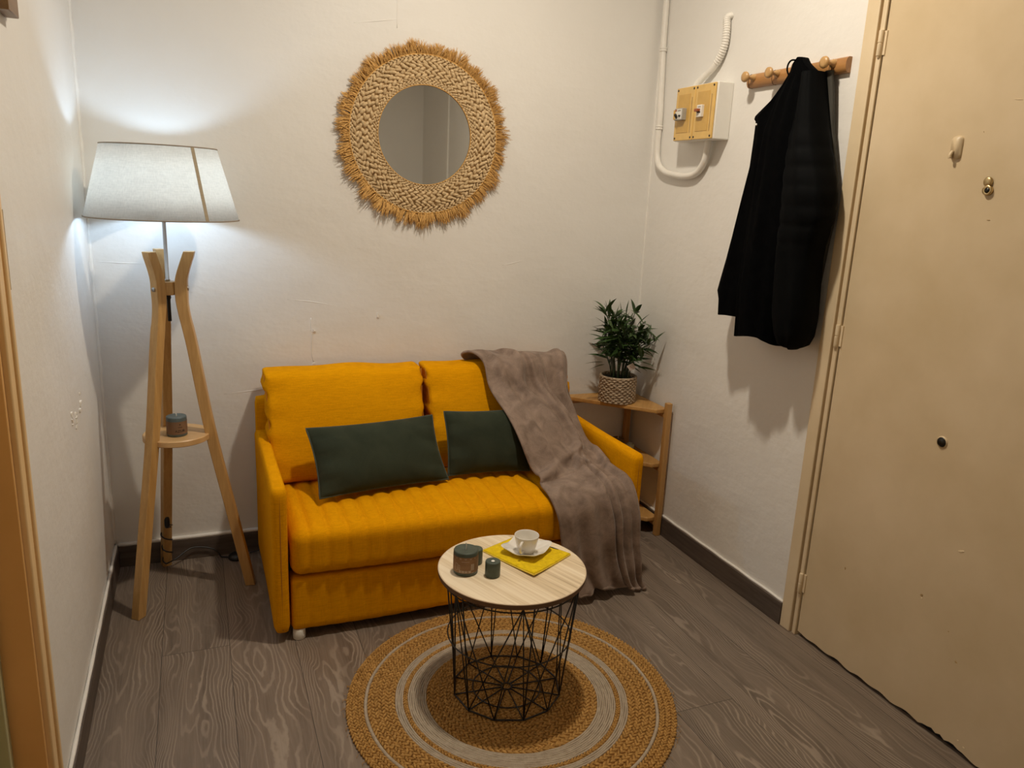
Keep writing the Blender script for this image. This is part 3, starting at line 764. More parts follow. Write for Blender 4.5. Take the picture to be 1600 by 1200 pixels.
# ------------------------------------------------------------------ throw pillows
def pillow(label, BL, BR, TL, th, seed):
    BL, BR, TL = map(lambda p: np.array(p, float), (BL, BR, TL))
    ux = BR-BL; w = np.linalg.norm(ux); up = TL-BL; up -= ux*np.dot(up, ux)/w/w; h = np.linalg.norm(up); c = BL+ux/2+up/2
    t = thing('throw_pillow', label, 'pillow', tuple(c), 'dark green velvet pillows on the sofa')
    ob, ring = cushion('pillow_body', t, M['pillow'], c, ux, up, w, h, th, seed=seed, pinch=.05, crease=.010)
    V, F = tube(ring, .0035, 8, closed=True); obj('piping', V, F, M['piping'], t)
pillow('large rectangular dark green velvet pillow leaning between the two yellow back cushions', (.366,2.60,.425), (.862,2.665,.425), (.325,2.765,.635), .115, 1.0)
pillow('dark green velvet pillow partly covered by the taupe blanket', (.872,2.700,.425), (1.205,2.672,.425), (.868,2.805,.655), .095, 2.2)

# ------------------------------------------------------------------ blanket
St = [  # L, R pairs going from behind the backrest to the floor
 ((1.10,3.085,.66),(1.46,3.085,.66)),
 ((1.07,3.08,.78),(1.47,3.08,.76)),
 ((1.035,3.055,.828),(1.485,3.06,.812)),
 ((1.07,3.00,.838),(1.480,3.00,.822)),
 ((1.092,2.935,.812),(1.470,2.94,.798)),
 ((1.100,2.880,.725),(1.462,2.905,.69)),
 ((1.126,2.745,.640),(1.485,2.87,.60)),
 ((1.150,2.630,.540),(1.500,2.80,.50)),
 ((1.183,2.575,.450),(1.508,2.72,.452)),
 ((1.190,2.530,.425),(1.510,2.62,.440)),
 ((1.185,2.50,.422),(1.512,2.52,.440)),
 ((1.178,2.425,.418),(1.515,2.44,.432)),
 ((1.185,2.382,.385),(1.520,2.39,.395)),
 ((1.200,2.366,.32),(1.530,2.372,.33)),
 ((1.212,2.362,.23),(1.540,2.370,.23)),
 ((1.235,2.356,.13),(1.556,2.372,.13)),
 ((1.262,2.350,.06),(1.572,2.378,.06)),
 ((1.278,2.345,.022),(1.592,2.380,.020)),
]
def blanket():
    k = 10; L = smooth_path([s[0] for s in St], k); R = smooth_path([s[1] for s in St], k)
    L = np.array(L); R = np.array(R); nv = len(L); nu = 110
    P = np.zeros((nv, nu, 3)); U = np.linspace(0, 1, nu)
    for i in range(nv): P[i] = L[i][None]*(1-U[:,None])+R[i][None]*U[:,None]
    du = np.gradient(P, axis=1); dv = np.gradient(P, axis=0); N = np.cross(du, dv); N /= np.linalg.norm(N, axis=2, keepdims=True)+1e-9
    # normals should point up/forward
    s = np.sign(N[...,2]-N[...,1]); N *= s[...,None]
    Vv = np.arange(nv)/k       # station parameter
    VV, UU = np.meshgrid(Vv, U, indexing='ij')
    def bumpf(c0, slope, w, v0, v1, a, bend=0):
        c = c0+slope*(VV-v0)+bend*np.sin((VV-v0)*.7)
        env = 1/(1+np.exp(-(VV-v0)*3))*1/(1+np.exp((VV-v1)*3))
        return a*np.exp(-((UU-c)/w)**2)*env
    D = np.zeros_like(UU)
    # upper diagonal folds
    D += bumpf(.38, .0, .05, 2.2, 5.0, .017, .02)
    D += bumpf(.60, .035, .07, 3.5, 8, .011)
    D += bumpf(.28, .10, .06, 4.0, 8.5, .014)
    D += bumpf(.92, .0, .05, 2.5, 7.5, .016)
    D += bumpf(.75, -.05, .06, 6, 9.5, .012)
    D += bumpf(.12, .03, .05, 3.0, 8, .010)
    D += bumpf(.50, .055, .030, 3.2, 7.5, .012)+bumpf(.66, .045, .026, 4.2, 8.2, .012)
    D += .007*np.exp(-((VV-6.6+1.6*(UU-.5))/.45)**2)*np.exp(-((UU-.62)/.22)**2)+.007*np.exp(-((VV-8.0+1.2*(UU-.5))/.4)**2)*np.exp(-((UU-.55)/.25)**2)
    # crumple where seat and back meet
    cr = np.exp(-((VV-8.6)/1.1)**2)
    D += cr*.008*(np.sin(UU*11+VV*2.1)+.8*np.sin(UU*7-VV*2.9+1))
    tt = 1-np.exp(-((UU-.5)/.33)**4)
    D += np.exp(-((VV-7.3)/1.6)**2)*.020*np.sin(PI*np.clip(UU,0,1))
    D += cr*.010
    # hanging folds
    def hang(c, w, a, b, v0=9.5, bend=0): return bumpf(c, b, w, v0, 30, a, bend)
    D += hang(.13, .07, .012, .004, 11.5); D += hang(.36, .085, .018, .004, 10.5, .012)
    D += hang(.60, .055, .022, .006, 8.5, .012); D += hang(.71, .030, .030, .002, 9, .012); D += hang(.85, .05, .014, .0, 10)
    D += hang(.97, .050, .026, .0, 7.5)
    D += .0012*np.sin(UU*29+VV*1.1)*np.clip((VV-10)/3, 0, 1)+.002*np.sin(UU*13+VV*2.3)+.002*np.sin(VV*3.1+UU*5)
    D += .004
    # a sharp tuck
    D -= bumpf(.655, .004, .014, 10.0, 30, .012)
    D = np.maximum(D, .001)
    D = np.where(VV < 9.5, D*1.35, D)
    P = P+N*D[...,None]
    # lateral shear of the hanging part and wavy hem
    low = np.clip((VV-11.5)/5.5, 0, 1)
    P[...,0] += low*.010*np.sin(UU*9+1); P[...,2] += low**3*.012*np.sin(UU*11+.8)+low**3*.004*np.sin(UU*31)
    P[...,2] += (low**4*.045*np.exp(-((UU-.34)/.15)**2))
    P[...,1] -= low*.020*(.5+.5*np.sin(UU*17+.5))*.8
    P[...,2] = np.maximum(P[...,2], .012)
    # hold the left edge against the pillow with a gentle curl
    V = P.reshape(-1, 3)
    o = obj('blanket', V, grid_faces(nv, nu), M['blanket'])
    sm = o.modifiers.new('thickness', 'SOLIDIFY'); sm.thickness = .009; sm.offset = 0
    ss = o.modifiers.new('smooth', 'SUBSURF'); ss.levels = 1; ss.render_levels = 1
    # hems
    mb = MB()
    for arr in (P[:,0], P[:,-1]): mb.tube(list(arr[10:]), .0062, 8)
    mb.tube(list(P[-1]), .0068, 8)
    mb.obj('hem', M['blanket'], o)
    return o
tag(blanket(), 'taupe fleece blanket draped over the right side of the yellow sofa to the floor', 'blanket')

# ------------------------------------------------------------------ corner shelf
shf = thing('corner_shelf', 'three tier bamboo corner shelf beside the yellow sofa', 'shelf', (1.80,2.98,0))
for z in (.60, .345, .082):
    prism('shelf_board', [(1.926,3.135),(1.57,3.135),(1.57,3.105),(1.868,2.802),(1.926,2.802)], z-.018, z, M['shelfwood'], shf, .002)
for x, y, zt in ((1.915,2.785,.632),(1.914,3.122,.582),(1.588,3.118,.582)):
    box('post', x-.013, x+.013, y-.013, y+.013, 0, zt, M['postwood'], shf, bevel=.003)
for z in (.580, .325, .062):
    box('support_rail', 1.905, 1.925, 2.80, 3.108, z-.018, z, M['postwood'], shf); box('support_rail', 1.602, 1.90, 3.112, 3.13, z-.018, z, M['postwood'], shf)
candle('pillar_candle', 'small brown candle on the middle tier of the corner shelf', (1.832,3.055,.345), .029, .048, M['waxbr'], wick=.012)
g = thing('tealight_jar', 'small pale glass jar beside the brown candle on the corner shelf', 'candle jar', (1.868,3.000,.345))
MB().lathe([(0,0),(.017,0),(.019,.003),(.020,.032),(.018,.034),(.0165,.032),(.016,.020),(0,.020)], (1.868,3.000,.345), 24).obj('glass', simple('pale_glass', (.42,.44,.33), .15, var=.05, coat=.4), g)

# ------------------------------------------------------------------ potted bamboo
PX, PY, PZ = 1.765, 2.985, .60
pl = thing('potted_plant', 'artificial bamboo plant in a woven two tone basket on the corner shelf', 'plant', (PX,PY,PZ))
PR, PH = .083, .118
rows = 13; V = []; F = []; mi = []; n = 96; ns = 8
mb = MB()
for r in range(rows):
    zc = PZ+.006+(PH-.010)*r/(rows-1)
    P = []
    for k in range(n):
        a = 2*PI*k/n; rr = PR-.004+.0032*math.sin(a*20+(PI if r % 2 else 0))+.0006*math.sin(a*3+r)
        P.append((PX+rr*math.cos(a), PY+rr*math.sin(a), zc+.0012*math.sin(a*5+r*1.7)))
    mb.tube(P, .0049, 6, closed=True)
mb.lathe([(0,.002),(PR-.006,.002),(PR-.006,PH-.014)], (PX,PY,PZ), 40)
mb.obj('basket', M['wicker'], pl)
V, F = tube([(PX+(PR-.003)*math.cos(2*PI*k/60), PY+(PR-.003)*math.sin(2*PI*k/60), PZ+PH) for k in range(60)], .0052, 8, closed=True); obj('basket_rim', V, F, M['wicker'], pl)
MB().lathe([(PR-.007,PH-.012),(PR*.6,PH-.006),(0,PH-.004)], (PX,PY,PZ), 40).obj('soil', M['soil'], pl)
mbs = MB(); mbl = MB()
rp = random.Random(12)
def leaf(p, d, L, W, droop):
    d = np.array(d, float); d /= np.linalg.norm(d); up = np.array([0,0,1.0]); s = np.cross(d, up)
    if np.linalg.norm(s) < .05: s = np.array([1.0,0,0])
    s /= np.linalg.norm(s); ang = rp.uniform(-.9, .9); nrm = np.cross(s, d); s = s*math.cos(ang)+nrm*math.sin(ang)
    nrm = np.cross(s, d); V = []; m = 8
    prof = [.10,.62,.95,1.0,.92,.74,.50,.24,.0]
    for i in range(m+1):
        f = i/m; c = p+d*L*f+np.array([0,0,-droop*L*f*f])
        w = W*prof[i]
        V += [c-s*w+nrm*w*.35, c, c+s*w+nrm*w*.35]
    for v in V:
        v[0] = min(v[0], XR-.012-.02*rp.random()*0); v[1] = min(v[1], YB-.012)
    F = []
    for i in range(m):
        a = 3*i; F += [(a,a+1,a+4,a+3),(a+1,a+2,a+5,a+4)]
    mbl.add(V, F)
for i in range(23):
    a = rp.uniform(0, 2*PI); r0 = rp.uniform(.005, .052); H = rp.uniform(.16, .36) if i < 13 else rp.uniform(.10, .22)
    sp = rp.uniform(.02, .125) if H > .2 else rp.uniform(.06, .14)
    b = np.array([PX+r0*math.cos(a), PY+r0*math.sin(a), PZ+PH-.01]); e = b+np.array([sp*math.cos(a), sp*math.sin(a)*.8, H])
    e[0] = min(e[0], XR-.04); e[1] = min(e[1], YB-.04)
    path = smooth_path([b, (b+e)/2+np.array([0,0,.02])-np.array([math.cos(a),math.sin(a),0])*sp*.2, e], 8)
    mbs.tube(path, [.0028-.0014*j/len(path) for j in range(len(path))], 6)
    nn_ = 5 if H < .2 else 8
    for q in range(nn_):
        f = .38+.62*(q+rp.random()*.6)/nn_; f = min(f, 1); pnt = np.array(path[min(int(f*(len(path)-1)), len(path)-1)])
        for s_ in range(3 if f > .8 else 2):
            aa = rp.uniform(0, 2*PI); el = rp.uniform(-.15, 1.0) if f < .85 else rp.uniform(.1, 1.35)
            d = np.array([math.cos(aa)*math.cos(el), math.sin(aa)*math.cos(el), math.sin(el)])
            leaf(pnt, d, rp.uniform(.065, .115), rp.uniform(.0068, .0100), rp.uniform(.05, .35))
# a few named outliers of the crown
for d, h, L in (((-.95,-.1,.35),.30,.085),((-.95,-.1,.10),.17,.10),((-.9,-.2,-.05),.16,.09),((.95,-.2,.25),.31,.075),((-.5,0,.9),.37,.075),((.1,0,1),.38,.08),((-.15,0,1),.37,.085),((.6,-.2,.8),.33,.09),((-.85,.0,.5),.38,.09),((.6,-.8,.1),.15,.09),((.5,-.9,.0),.18,.10)):
    d = np.array(d, float); b = np.array([PX+.10*d[0], PY+.07*d[1]-.01, PZ+PH+h-.10]); leaf(b, d, L, .0075, .12)
mbs.obj('stems', M['stem'], pl); mbl.obj('foliage', M['leaf'], pl)
tg = MB(); c = np.array([1.782,2.905,.775]); u = np.array([.75,-.3,.55])*.0155; v = np.array([-.6,.1,.75])*.0155
tg.add([c-u-v, c+u-v, c+u+v, c-u+v, c-u-v+(0,.001,0), c+u-v+(0,.001,0), c+u+v+(0,.001,0), c-u+v+(0,.001,0)], [(0,1,2,3),(7,6,5,4),(0,4,5,1),(1,5,6,2),(2,6,7,3),(3,7,4,0)])
tg = tg.obj('paper_tag', M['tagp'], pl, smooth=False)
mb = MB(); 
for k, (a_, b_, l_) in enumerate(((-.3,.35,.5),(-.1,.1,.35),(.05,-.2,.5))):
    p0 = c+u*(-.4)+v*b_+np.array([0,-.0004,0]); mb.add([p0, p0+u*l_, p0+u*l_+v*.12, p0+v*.12], [(0,1,2,3)])
mb.obj('tag_print', M['red'], tg, smooth=False)

# ------------------------------------------------------------------ wire side table
TX, TY, TZ = .833, 1.936, .42
R0_, Z0_ = .166, .0125      # base ring on the rug
tb = thing('side_table', 'round side table with pale wood top on a black wire basket base', 'side table', (TX,TY,.006))
V, F = lathe([(0,.402),(.218,.402),(.2205,.4035)], (TX,TY,0), 96); V2, F2 = lathe([(.2205,.4035),(.2215,.409),(.2215,.417)], (TX,TY,0), 96)
V3, F3 = lathe([(.2215,.417),(.2215,.4192),(.2185,.42)], (TX,TY,0), 96); V4, F4 = lathe([(.2185,.42),(0,.42)], (TX,TY,0), 96)
mb = MB(); mb.add(V, F, 1); mb.add(V2, F2, 1); mb.add(V3, F3, 2); mb.add(V4, F4, 0)
mb.obj('tabletop', [M['top'], M['topedge'], M['topband']], tb, auto=50)
wb_ = MB(); rw = .0021
def cyl(a, r, z): return (TX+r*math.cos(a), TY+r*math.sin(a), z)
A0 = math.radians(-64)
base = [cyl(A0+2*PI*k/12, R0_, Z0_) for k in range(12)]
V, F = tube([tuple(np.array(base[k])*(1-j/4)+np.array(base[(k+1) % 12])*(j/4)) for k in range(12) for j in range(4)], rw*1.25, 8, closed=True); wb_.add(V, F)
for r in (.105,): wb_.tube([cyl(2*PI*k/48, r, Z0_) for k in range(48)], rw, 8, closed=True)
wb_.tube([cyl(2*PI*k/20, .016, Z0_) for k in range(20)], rw, 8, closed=True)
for k in range(12): wb_.tube([base[k], cyl(A0+2*PI*k/12, .014, Z0_)], rw, 8)
RT_, ZT_ = .206, .398
for z, r in ((.205, .1875), (.385, .204)): wb_.tube([cyl(2*PI*k/64, r, z) for k in range(64)], rw, 8, closed=True)
tops = [A0+2*PI*(k+.35)/6*1.0 for k in range(6)]
for j, ta in enumerate(tops):
    for off in (-1.7, -.6, .6, 1.7):
        kk_ = int(round((ta-A0)/(2*PI/12)+off)) % 12
        wb_.tube([base[kk_], cyl(ta, RT_, ZT_)], rw*.95, 8)
for k in range(1, 12, 2):
    wb_.tube([base[k], cyl(A0+2*PI*k/12, RT_, ZT_)], rw*1.1, 8)
wb_.obj('wire_basket', M['wire'], tb)

# things on the table
cc = (.690,1.949,.42)
t, lb = candle('pillar_candle', 'thick dark green pillar candle with a brown label on the round table', cc, .0362, .072, M['waxg'], band=(.011,.060,M['label']), wick=.020)
w = wrap(cc, .0362, math.atan2(-cc[1], -cc[0]))
pm = MB()
def quad(x0, x1, y0, y1, mi=0, f=None):
    k = 4; V = []
    for i in range(k+1):
        x = x0+(x1-x0)*i/k; V += [(f or w)(x, y0, .0002+mi*.0001), (f or w)(x, y1, .0002+mi*.0001)]
    pm.add(V, [(2*i, 2*i+2, 2*i+3, 2*i+1) for i in range(k)], 0)
def framep(x0, x1, y0, y1, t_=.0006):
    quad(x0, x1, y0, y0+t_); quad(x0, x1, y1-t_, y1); quad(x0, x0+t_, y0, y1); quad(x1-t_, x1, y0, y1)
framep(-.032, -.024, .019, .040); framep(-.022, -.017, .021, .036)
for k, x in enumerate((-.016, -.007, .002, .012)):
    framep(x-.0035, x+.0035, .013, .0195)
    quad(x-.0012, x+.0012, .0148, .0175)
for k in range(5): quad(.016+.0022*k, .0167+.0022*k, .020, .040)
quad(-.03, .03, .0545, .0551); quad(-.03, .03, .0570, .0574)
quad(.018, .026, .012, .0126); quad(-.012,.010,.047,.0475)
pm.obj('label_print', M['inklight'], lb, smooth=False)
grp = None
candle('votive_candle', 'small dark green candle alone at the front of the round table, beside the thick candle', (.757,1.902,.42), .0223, .047, M['waxg'], 'small green candles', melt=True)
candle('votive_candle', 'small dark green candle standing behind the thick labelled candle', (.7345,1.992,.42), .0223, .047, M['waxg'], 'small green candles', melt=True)
# folded yellow cloth
mc = [np.array(p) for p in ((.868,1.855),(1.034,1.953),(.925,2.118),(.783,2.054))]
nq = 36; V = []; rim = []
for i in range(nq+1):
    for j in range(nq+1):
        u, v = i/nq, j/nq
        p = mc[0]*(1-u)*(1-v)+mc[1]*u*(1-v)+mc[2]*u*v+mc[3]*(1-u)*v
        ed = min(u, v, 1-u, 1-v)
        z = .4235+.0022*min(1, ed*14)+.0012*math.sin(u*23+math.sin(v*9)*2)*math.sin(v*21+1)*min(1, ed*20)+.0035*(1-u)**3*(1-v)**3*1.6+.002*max(0, v-.7)*u
        V.append((p[0], p[1], z))
cl_ = obj('yellow_cloth', V, grid_faces(nq+1, nq+1), M['mat'])
sm = cl_.modifiers.new('thickness', 'SOLIDIFY'); sm.thickness = .0030; sm.offset = -1
idx = [i*(nq+1) for i in range(nq+1)]+[nq*(nq+1)+j for j in range(1, nq+1)]+[i*(nq+1)+nq for i in range(nq-1, -1, -1)]+[j for j in range(nq-1, 0, -1)]
Vr = [np.array(V[i])-np.array([0,0,.0008]) for i in idx]; V2, F2 = tube(Vr, .0022, 6, closed=True); obj('hem', V2, F2, M['mathem'], cl_)
lp = MB(); lp.tube(smooth_path([(1.008,1.985,.4265),(.996,2.002,.4275),(.988,2.012,.4262)], 4), .0022, 6); lp.obj('hanging_loop', M['black'], cl_)
tag(cl_, 'bright yellow folded terry cloth under the white saucer', 'cloth')
# saucer: rounded square with raised corners
SCX, SCY, SZ = .9065, 2.002, .4271
ang = math.radians(-52); s_h = .0635
def sq(a, r):  # superellipse radius
    c_, s_ = abs(math.cos(a)), abs(math.sin(a)); return r/((c_**7.0+s_**7.0)**(1/7.0))
prof = [(0,.0045),(.30,.0045),(.42,.0050),(.50,.0068),(.72,.0095),(.92,.0135),(1.0,.0165),(1.005,.0160),(.98,.0130),(.75,.0065),(.55,.0022),(.50,0),(.44,0),(.40,.0015),(0,.0015)]
V = []; n = 72
for f, z in prof:
    for k in range(n):
        a = 2*PI*k/n; blend = min(1, max(0, (f-.3)/.5)); r = s_h*f*((1-blend)+blend*sq(a, 1)*1.0)
        zc = z+(.010*blend*blend*abs(math.sin(2*a))**2 if f > .5 else 0)
        V.append((SCX+r*math.cos(a+ang), SCY+r*math.sin(a+ang), SZ+zc))
F = grid_faces(len(prof), n, 0, True)
sau = fixn(obj('saucer', V, F, M['porcelain']))
tag(sau, 'white square saucer with upturned corners on the yellow cloth', 'saucer')
CUX, CUY, CUZ = .899, 1.988, SZ+.0048
cup = thing('coffee_cup', 'white porcelain coffee cup standing on the square saucer', 'cup', (CUX,CUY,CUZ))
MB().lathe([(0,0),(.021,0),(.0235,.002),(.0275,.012),(.0325,.030),(.0365,.050),(.0380,.0585),(.0372,.0598),(.0362,.0585),(.0345,.050),(.0305,.030),(.0255,.012),(.020,.006),(0,.005)], (CUX,CUY,CUZ), 56).obj('bowl', M['porcelain'], cup)
ha = math.atan2(-CUY, -CUX)-.32; hd = np.array([math.cos(ha), math.sin(ha), 0]); c0 = np.array([CUX,CUY,CUZ])
hp = smooth_path([c0+hd*.0345+(0,0,.048), c0+hd*.046+(0,0,.0495), c0+hd*.056+(0,0,.042), c0+hd*.055+(0,0,.030), c0+hd*.044+(0,0,.018), c0+hd*.0285+(0,0,.015)], 6)
V, F = tube(hp, .0042, 10); obj('handle', V, F, M['porcelain'], cup)

# ------------------------------------------------------------------ braids
def ico_low():
    n, m = 6, 5; V = [(-1,0,0)]
    for i in range(1, m):
        a = PI*i/m
        for k in range(n): V.append((-math.cos(a), math.sin(a)*math.cos(2*PI*k/n), math.sin(a)*math.sin(2*PI*k/n)))
    V.append((1,0,0)); F = []
    for k in range(n): F.append((0, 1+(k+1) % n, 1+k))
    for i in range(m-2):
        for k in range(n): F.append((1+i*n+k, 1+i*n+(k+1) % n, 1+(i+1)*n+(k+1) % n, 1+(i+1)*n+k))
    e = len(V)-1
    for k in range(n): F.append((e-n+k, e-n+(k+1) % n, e))
    return np.array(V), F
SV, SF = ico_low()
def braid(mb, R, W, Hh, zc, place, jit=.15, rs=None, spacing=.62, flip=1, fat=.23):
    """ring of V-shaped stitches; place(r, a, z) -> world"""
    rs = rs or rnd; n = max(int(2*PI*R/(W*spacing)), 20)
    for k in range(n):
        for s in (-1, 1):
            a = 2*PI*(k+(.5 if s > 0 else 0))/n+rs.uniform(-.1,.1)*2*PI/n
            tilt = s*flip*math.radians(30+rs.uniform(-8, 8)); la = W*.56*(1+rs.uniform(-jit, jit)); lb = W*fat*(1+rs.uniform(-jit, jit)); lc = Hh*(1+rs.uniform(-jit, jit))
            Rr = R+s*W*.235; ct, st = math.cos(tilt), math.sin(tilt)
            t_ = SV[:,0]*la*ct-SV[:,1]*lb*st; r_ = SV[:,0]*la*st+SV[:,1]*lb*ct; z_ = SV[:,2]*lc+zc
            V = [place(Rr+r_[i], a+t_[i]/R, z_[i]) for i in range(len(SV))]
            mb.add(V, SF)
# ------------------------------------------------------------------ round rug
RX, RY = .838, 1.902
rug = thing('round_rug', 'round braided jute rug with cream cotton rings under the side table', 'rug', (RX,RY,0))
def rp_(r, a, z): return (RX+r*math.cos(a), RY+r*math.sin(a), z)
MB().lathe([(0,.001),(.497,.001),(.497,.0045),(0,.0045)], (RX,RY,0), 120).obj('backing', M['jute'], rug)
jb_ = MB(); bw = .0205
def zone(r0, r1):
    n = max(1, round((r1-r0)/bw)); w_ = (r1-r0)/n
    for i in range(n): braid(jb_, r0+w_*(i+.5), w_*.94, .0058, .0050, rp_, spacing=.85, fat=.25)
zone(.010, .262); zone(.318, .332); zone(.356, .438); zone(.448, .500)
jb_.obj('jute_braid', M['jute'], rug)
cb_ = MB()
def cordz(r0, r1, w_=.0062):
    n = max(1, round((r1-r0)/w_)); w2 = (r1-r0)/n
    for i in range(n):
        r = r0+w2*(i+.5)
        cb_.tube([rp_(r+.0005*math.sin(17*2*PI*k/160+i*2), 2*PI*k/160, .0050+.0004*math.sin(k*.9+i)) for k in range(160)], w2*.56, 6, closed=True)
cordz(.262, .318); cordz(.332, .356); cordz(.438, .448, .010)
cb_.obj('cotton_ring', M['cotton'], rug)
fz = MB()
for k in range(90):
    a = rnd.uniform(0, 2*PI); L = rnd.uniform(.004, .014); fz.tube(smooth_path([rp_(.496, a, .005), rp_(.502+L*.5, a+rnd.uniform(-.02,.02), .006), rp_(.502+L, a+rnd.uniform(-.03,.03), .004)], 3), .0006, 4)
fz = fz.obj('loose_fibre', M['jute'], rug); fz['kind'] = 'stuff'

# ------------------------------------------------------------------ mirror
MX, MZ = .878, 1.712
mr = thing('round_mirror', 'round wall mirror framed in braided straw with a raffia fringe', 'mirror', (MX,YB,MZ))
def mp(r, a, z): return (MX+r*math.cos(a), YB-.006-z, MZ+r*math.sin(a))
MB().lathe([(0,-.002),(.300,-.002),(.300,-.012),(.19,-.014)], (MX,YB,MZ), 96, axis='y').obj('backing', M['seagrass'], mr)
MB().lathe([(0,-.0145),(.192,-.0145)], (MX,YB,MZ), 96, axis='y').obj('glass', M['mirror'], mr)
bm_ = MB()
for R, W, H_ in ((.198,.012,.0045),(.2115,.016,.0055),(.2315,.024,.008),(.2555,.025,.0085),(.278,.021,.007),(.2955,.015,.005)):
    braid(bm_, R, W*1.12, H_*1.15, .009, mp, spacing=.98, fat=.30, flip=1 if int(R*1000) % 2 else -1)
bm_.obj('braided_frame', M['seagrass'], mr)
mb = MB(); mb.tube([mp(.1915, 2*PI*k/90, .011) for k in range(90)], .0022, 6, closed=True); mb.tube([mp(.3035, 2*PI*k/120, .011) for k in range(120)], .0028, 6, closed=True); mb.obj('binding_cord', M['raffia'], mr)
fv, ff = [], []
for k in range(3600):
    a = nrs.uniform(0, 2*PI); cl2 = .22*math.sin(a*31+2*math.sin(a*7))+.12*math.sin(a*53+1)
    L = (.052+.010*math.sin(a*23)+.006*math.sin(a*11+1))*nrs.uniform(.72, 1.08); da = cl2+nrs.normal(0, .18)
    z0 = nrs.uniform(.001, .014); z1 = max(.0, z0+nrs.normal(.004, .010)); wd = nrs.uniform(.0007, .0015)
    p0 = np.array([.300, 0]); dr, dt = math.cos(da), math.sin(da); cv = nrs.normal(0, .12)
    b0 = len(fv)
    for i in range(4):
        f = i/3; r = .300+L*f*dr-L*cv*f*f*dt; t_ = L*f*dt+L*cv*f*f*dr; z = z0+(z1-z0)*f+.004*math.sin(PI*f)
        ww = wd*(1 if i < 3 else .4)
        x = MX+r*math.cos(a)-t_*math.sin(a); zz = MZ+r*math.sin(a)+t_*math.cos(a)-.05*L*f*f
        nx, nz = -math.sin(a+da), math.cos(a+da)
        fv += [(x-nx*ww, YB-.003-z, zz-nz*ww), (x+nx*ww, YB-.003-z-.0006, zz+nz*ww)]
    for i in range(3): ff.append((b0+2*i, b0+2*i+1, b0+2*i+3, b0+2*i+2))
fo = obj('raffia_fringe', fv, ff, M['raffia'], mr, smooth=False); fo['kind'] = 'stuff'

# ------------------------------------------------------------------ wall conduit, flexible hose and meter box
cd = smooth_path([(XR-.014,3.118,2.6),(XR-.014,3.112,2.2),(XR-.014,3.095,1.95),(XR-.014,3.088,1.85),(XR-.014,3.090,1.745),(XR-.016,3.072,1.668),(XR-.016,3.015,1.628),(XR-.016,2.93,1.612),(XR-.016,2.84,1.606),(XR-.018,2.765,1.620),(XR-.022,2.716,1.662),(XR-.028,2.695,1.712),(XR-.030,2.690,1.745)], 7)
V, F = tube(cd, .0135, 16); cdo = obj('conduit_pipe', V, F, M['pipe'])
tag(cdo, 'white painted conduit pipe curving up the corner from under the meter box', 'pipe')
for z, y in ((2.14,3.108),(1.815,3.0885),(2.45,3.114)): MB().lathe([(.0135,-.009),(.0158,-.008),(.0158,-.002),(.0148,-.0015),(.0148,.0015),(.0158,.002),(.0158,.008),(.0135,.009)], (XR-.014, y, z), 18).obj('pipe_collar', M['pipe'], cdo)
hs = smooth_path([(XR+.002,2.665,2.200),(XR-.016,2.668,2.19),(XR-.018,2.662,2.15),(XR-.018,2.664,2.10),(XR-.018,2.685,2.055),(XR-.020,2.722,2.018),(XR-.026,2.765,1.992),(XR-.032,2.800,1.968),(XR-.034,2.815,1.950)], 22)
rr_ = [(.0125+.0022*(.5+.5*math.sin(i*1.35)))*(1 if i < 105 else 1) if i < 110 else .0135 for i in range(len(hs))]
hs2 = []; 
V, F = tube(hs, [.0125+(.0024 if (i//2) % 2 else 0)*(1 if i < 100 else .15) for i in range(len(hs))], 16)
ho = obj('corrugated_hose', V, F, M['pipe']); tag(ho, 'short white corrugated hose running from the wall down into the meter box', 'hose')
mbx = thing('meter_box', 'electrical box with two amber covers and white housing on the right wall', 'electrical box', (XR,2.76,1.745))
BX0, BY0, BY1, BZ0, BZ1 = XR-.072, 2.602, 2.872, 1.742, 1.953
box('housing', BX0, XR, BY0, BY1, BZ0, BZ1, M['white'], mbx, bevel=.004)
ym = (BY0+BY1)/2
for s, (a, b) in enumerate(((BY0+.006, ym-.0015), (ym+.0015, BY1-.004))):
    cvb = MB(); cvb.box(BX0-.008, BX0, a, b, BZ0+.002, BZ1-.003); co = cvb.obj('amber_cover', M['boxy'], mbx, bevel=.003)
    w2 = b-a
    box('recess_panel', BX0-.0095, BX0-.007, a+.030, b-.018, BZ0+.032, BZ1-.030, M['boxr'], co, bevel=.001)
    for yy in (a+.010, b-.010):
        for zz in (BZ0+.012, BZ1-.013): MB().lathe([(0,-.0012),(.0042,-.001),(.0045,0)], (BX0-.008, yy, zz), 12, axis='x').obj('screw', M['hole'], co)
    box('side_groove', BX0-.0092, BX0-.0078, a+.016, a+.019, BZ0+.03, BZ1-.045, M['chipd'], co)
sw = MB(); sw.box(BX0-.030, BX0-.008, 2.786, 2.842, 1.822, 1.868); sw = sw.obj('breaker_switch', M['grey'], mbx, bevel=.002)
box('face_plate', BX0-.0308, BX0-.0298, 2.790, 2.832, 1.826, 1.864, M['white'], sw)
box('orange_side', BX0-.0315, BX0-.012, 2.832, 2.8455, 1.826, 1.862, M['boxr'], sw)
box('printed_line', BX0-.0314, BX0-.0306, 2.796, 2.818, 1.857, 1.8595, M['ink'], sw)
V, F = tube([(BX0-.031,2.822,1.832),(BX0-.045,2.812,1.842)], .0055, 10); obj('toggle', V, F, M['black'], sw)
V, F = tube([(BX0-.0305,2.800,1.838),(BX0-.036,2.800,1.838)], .004, 10); obj('test_button', V, F, M['black'], sw)
box('red_mark', BX0-.0316, BX0-.0306, 2.824, 2.834, 1.856, 1.864, M['red'], sw)
s2 = MB(); s2.box(BX0-.022, BX0-.008, 2.668, 2.700, 1.826, 1.872); s2 = s2.obj('breaker_switch', M['white'], mbx, bevel=.002)
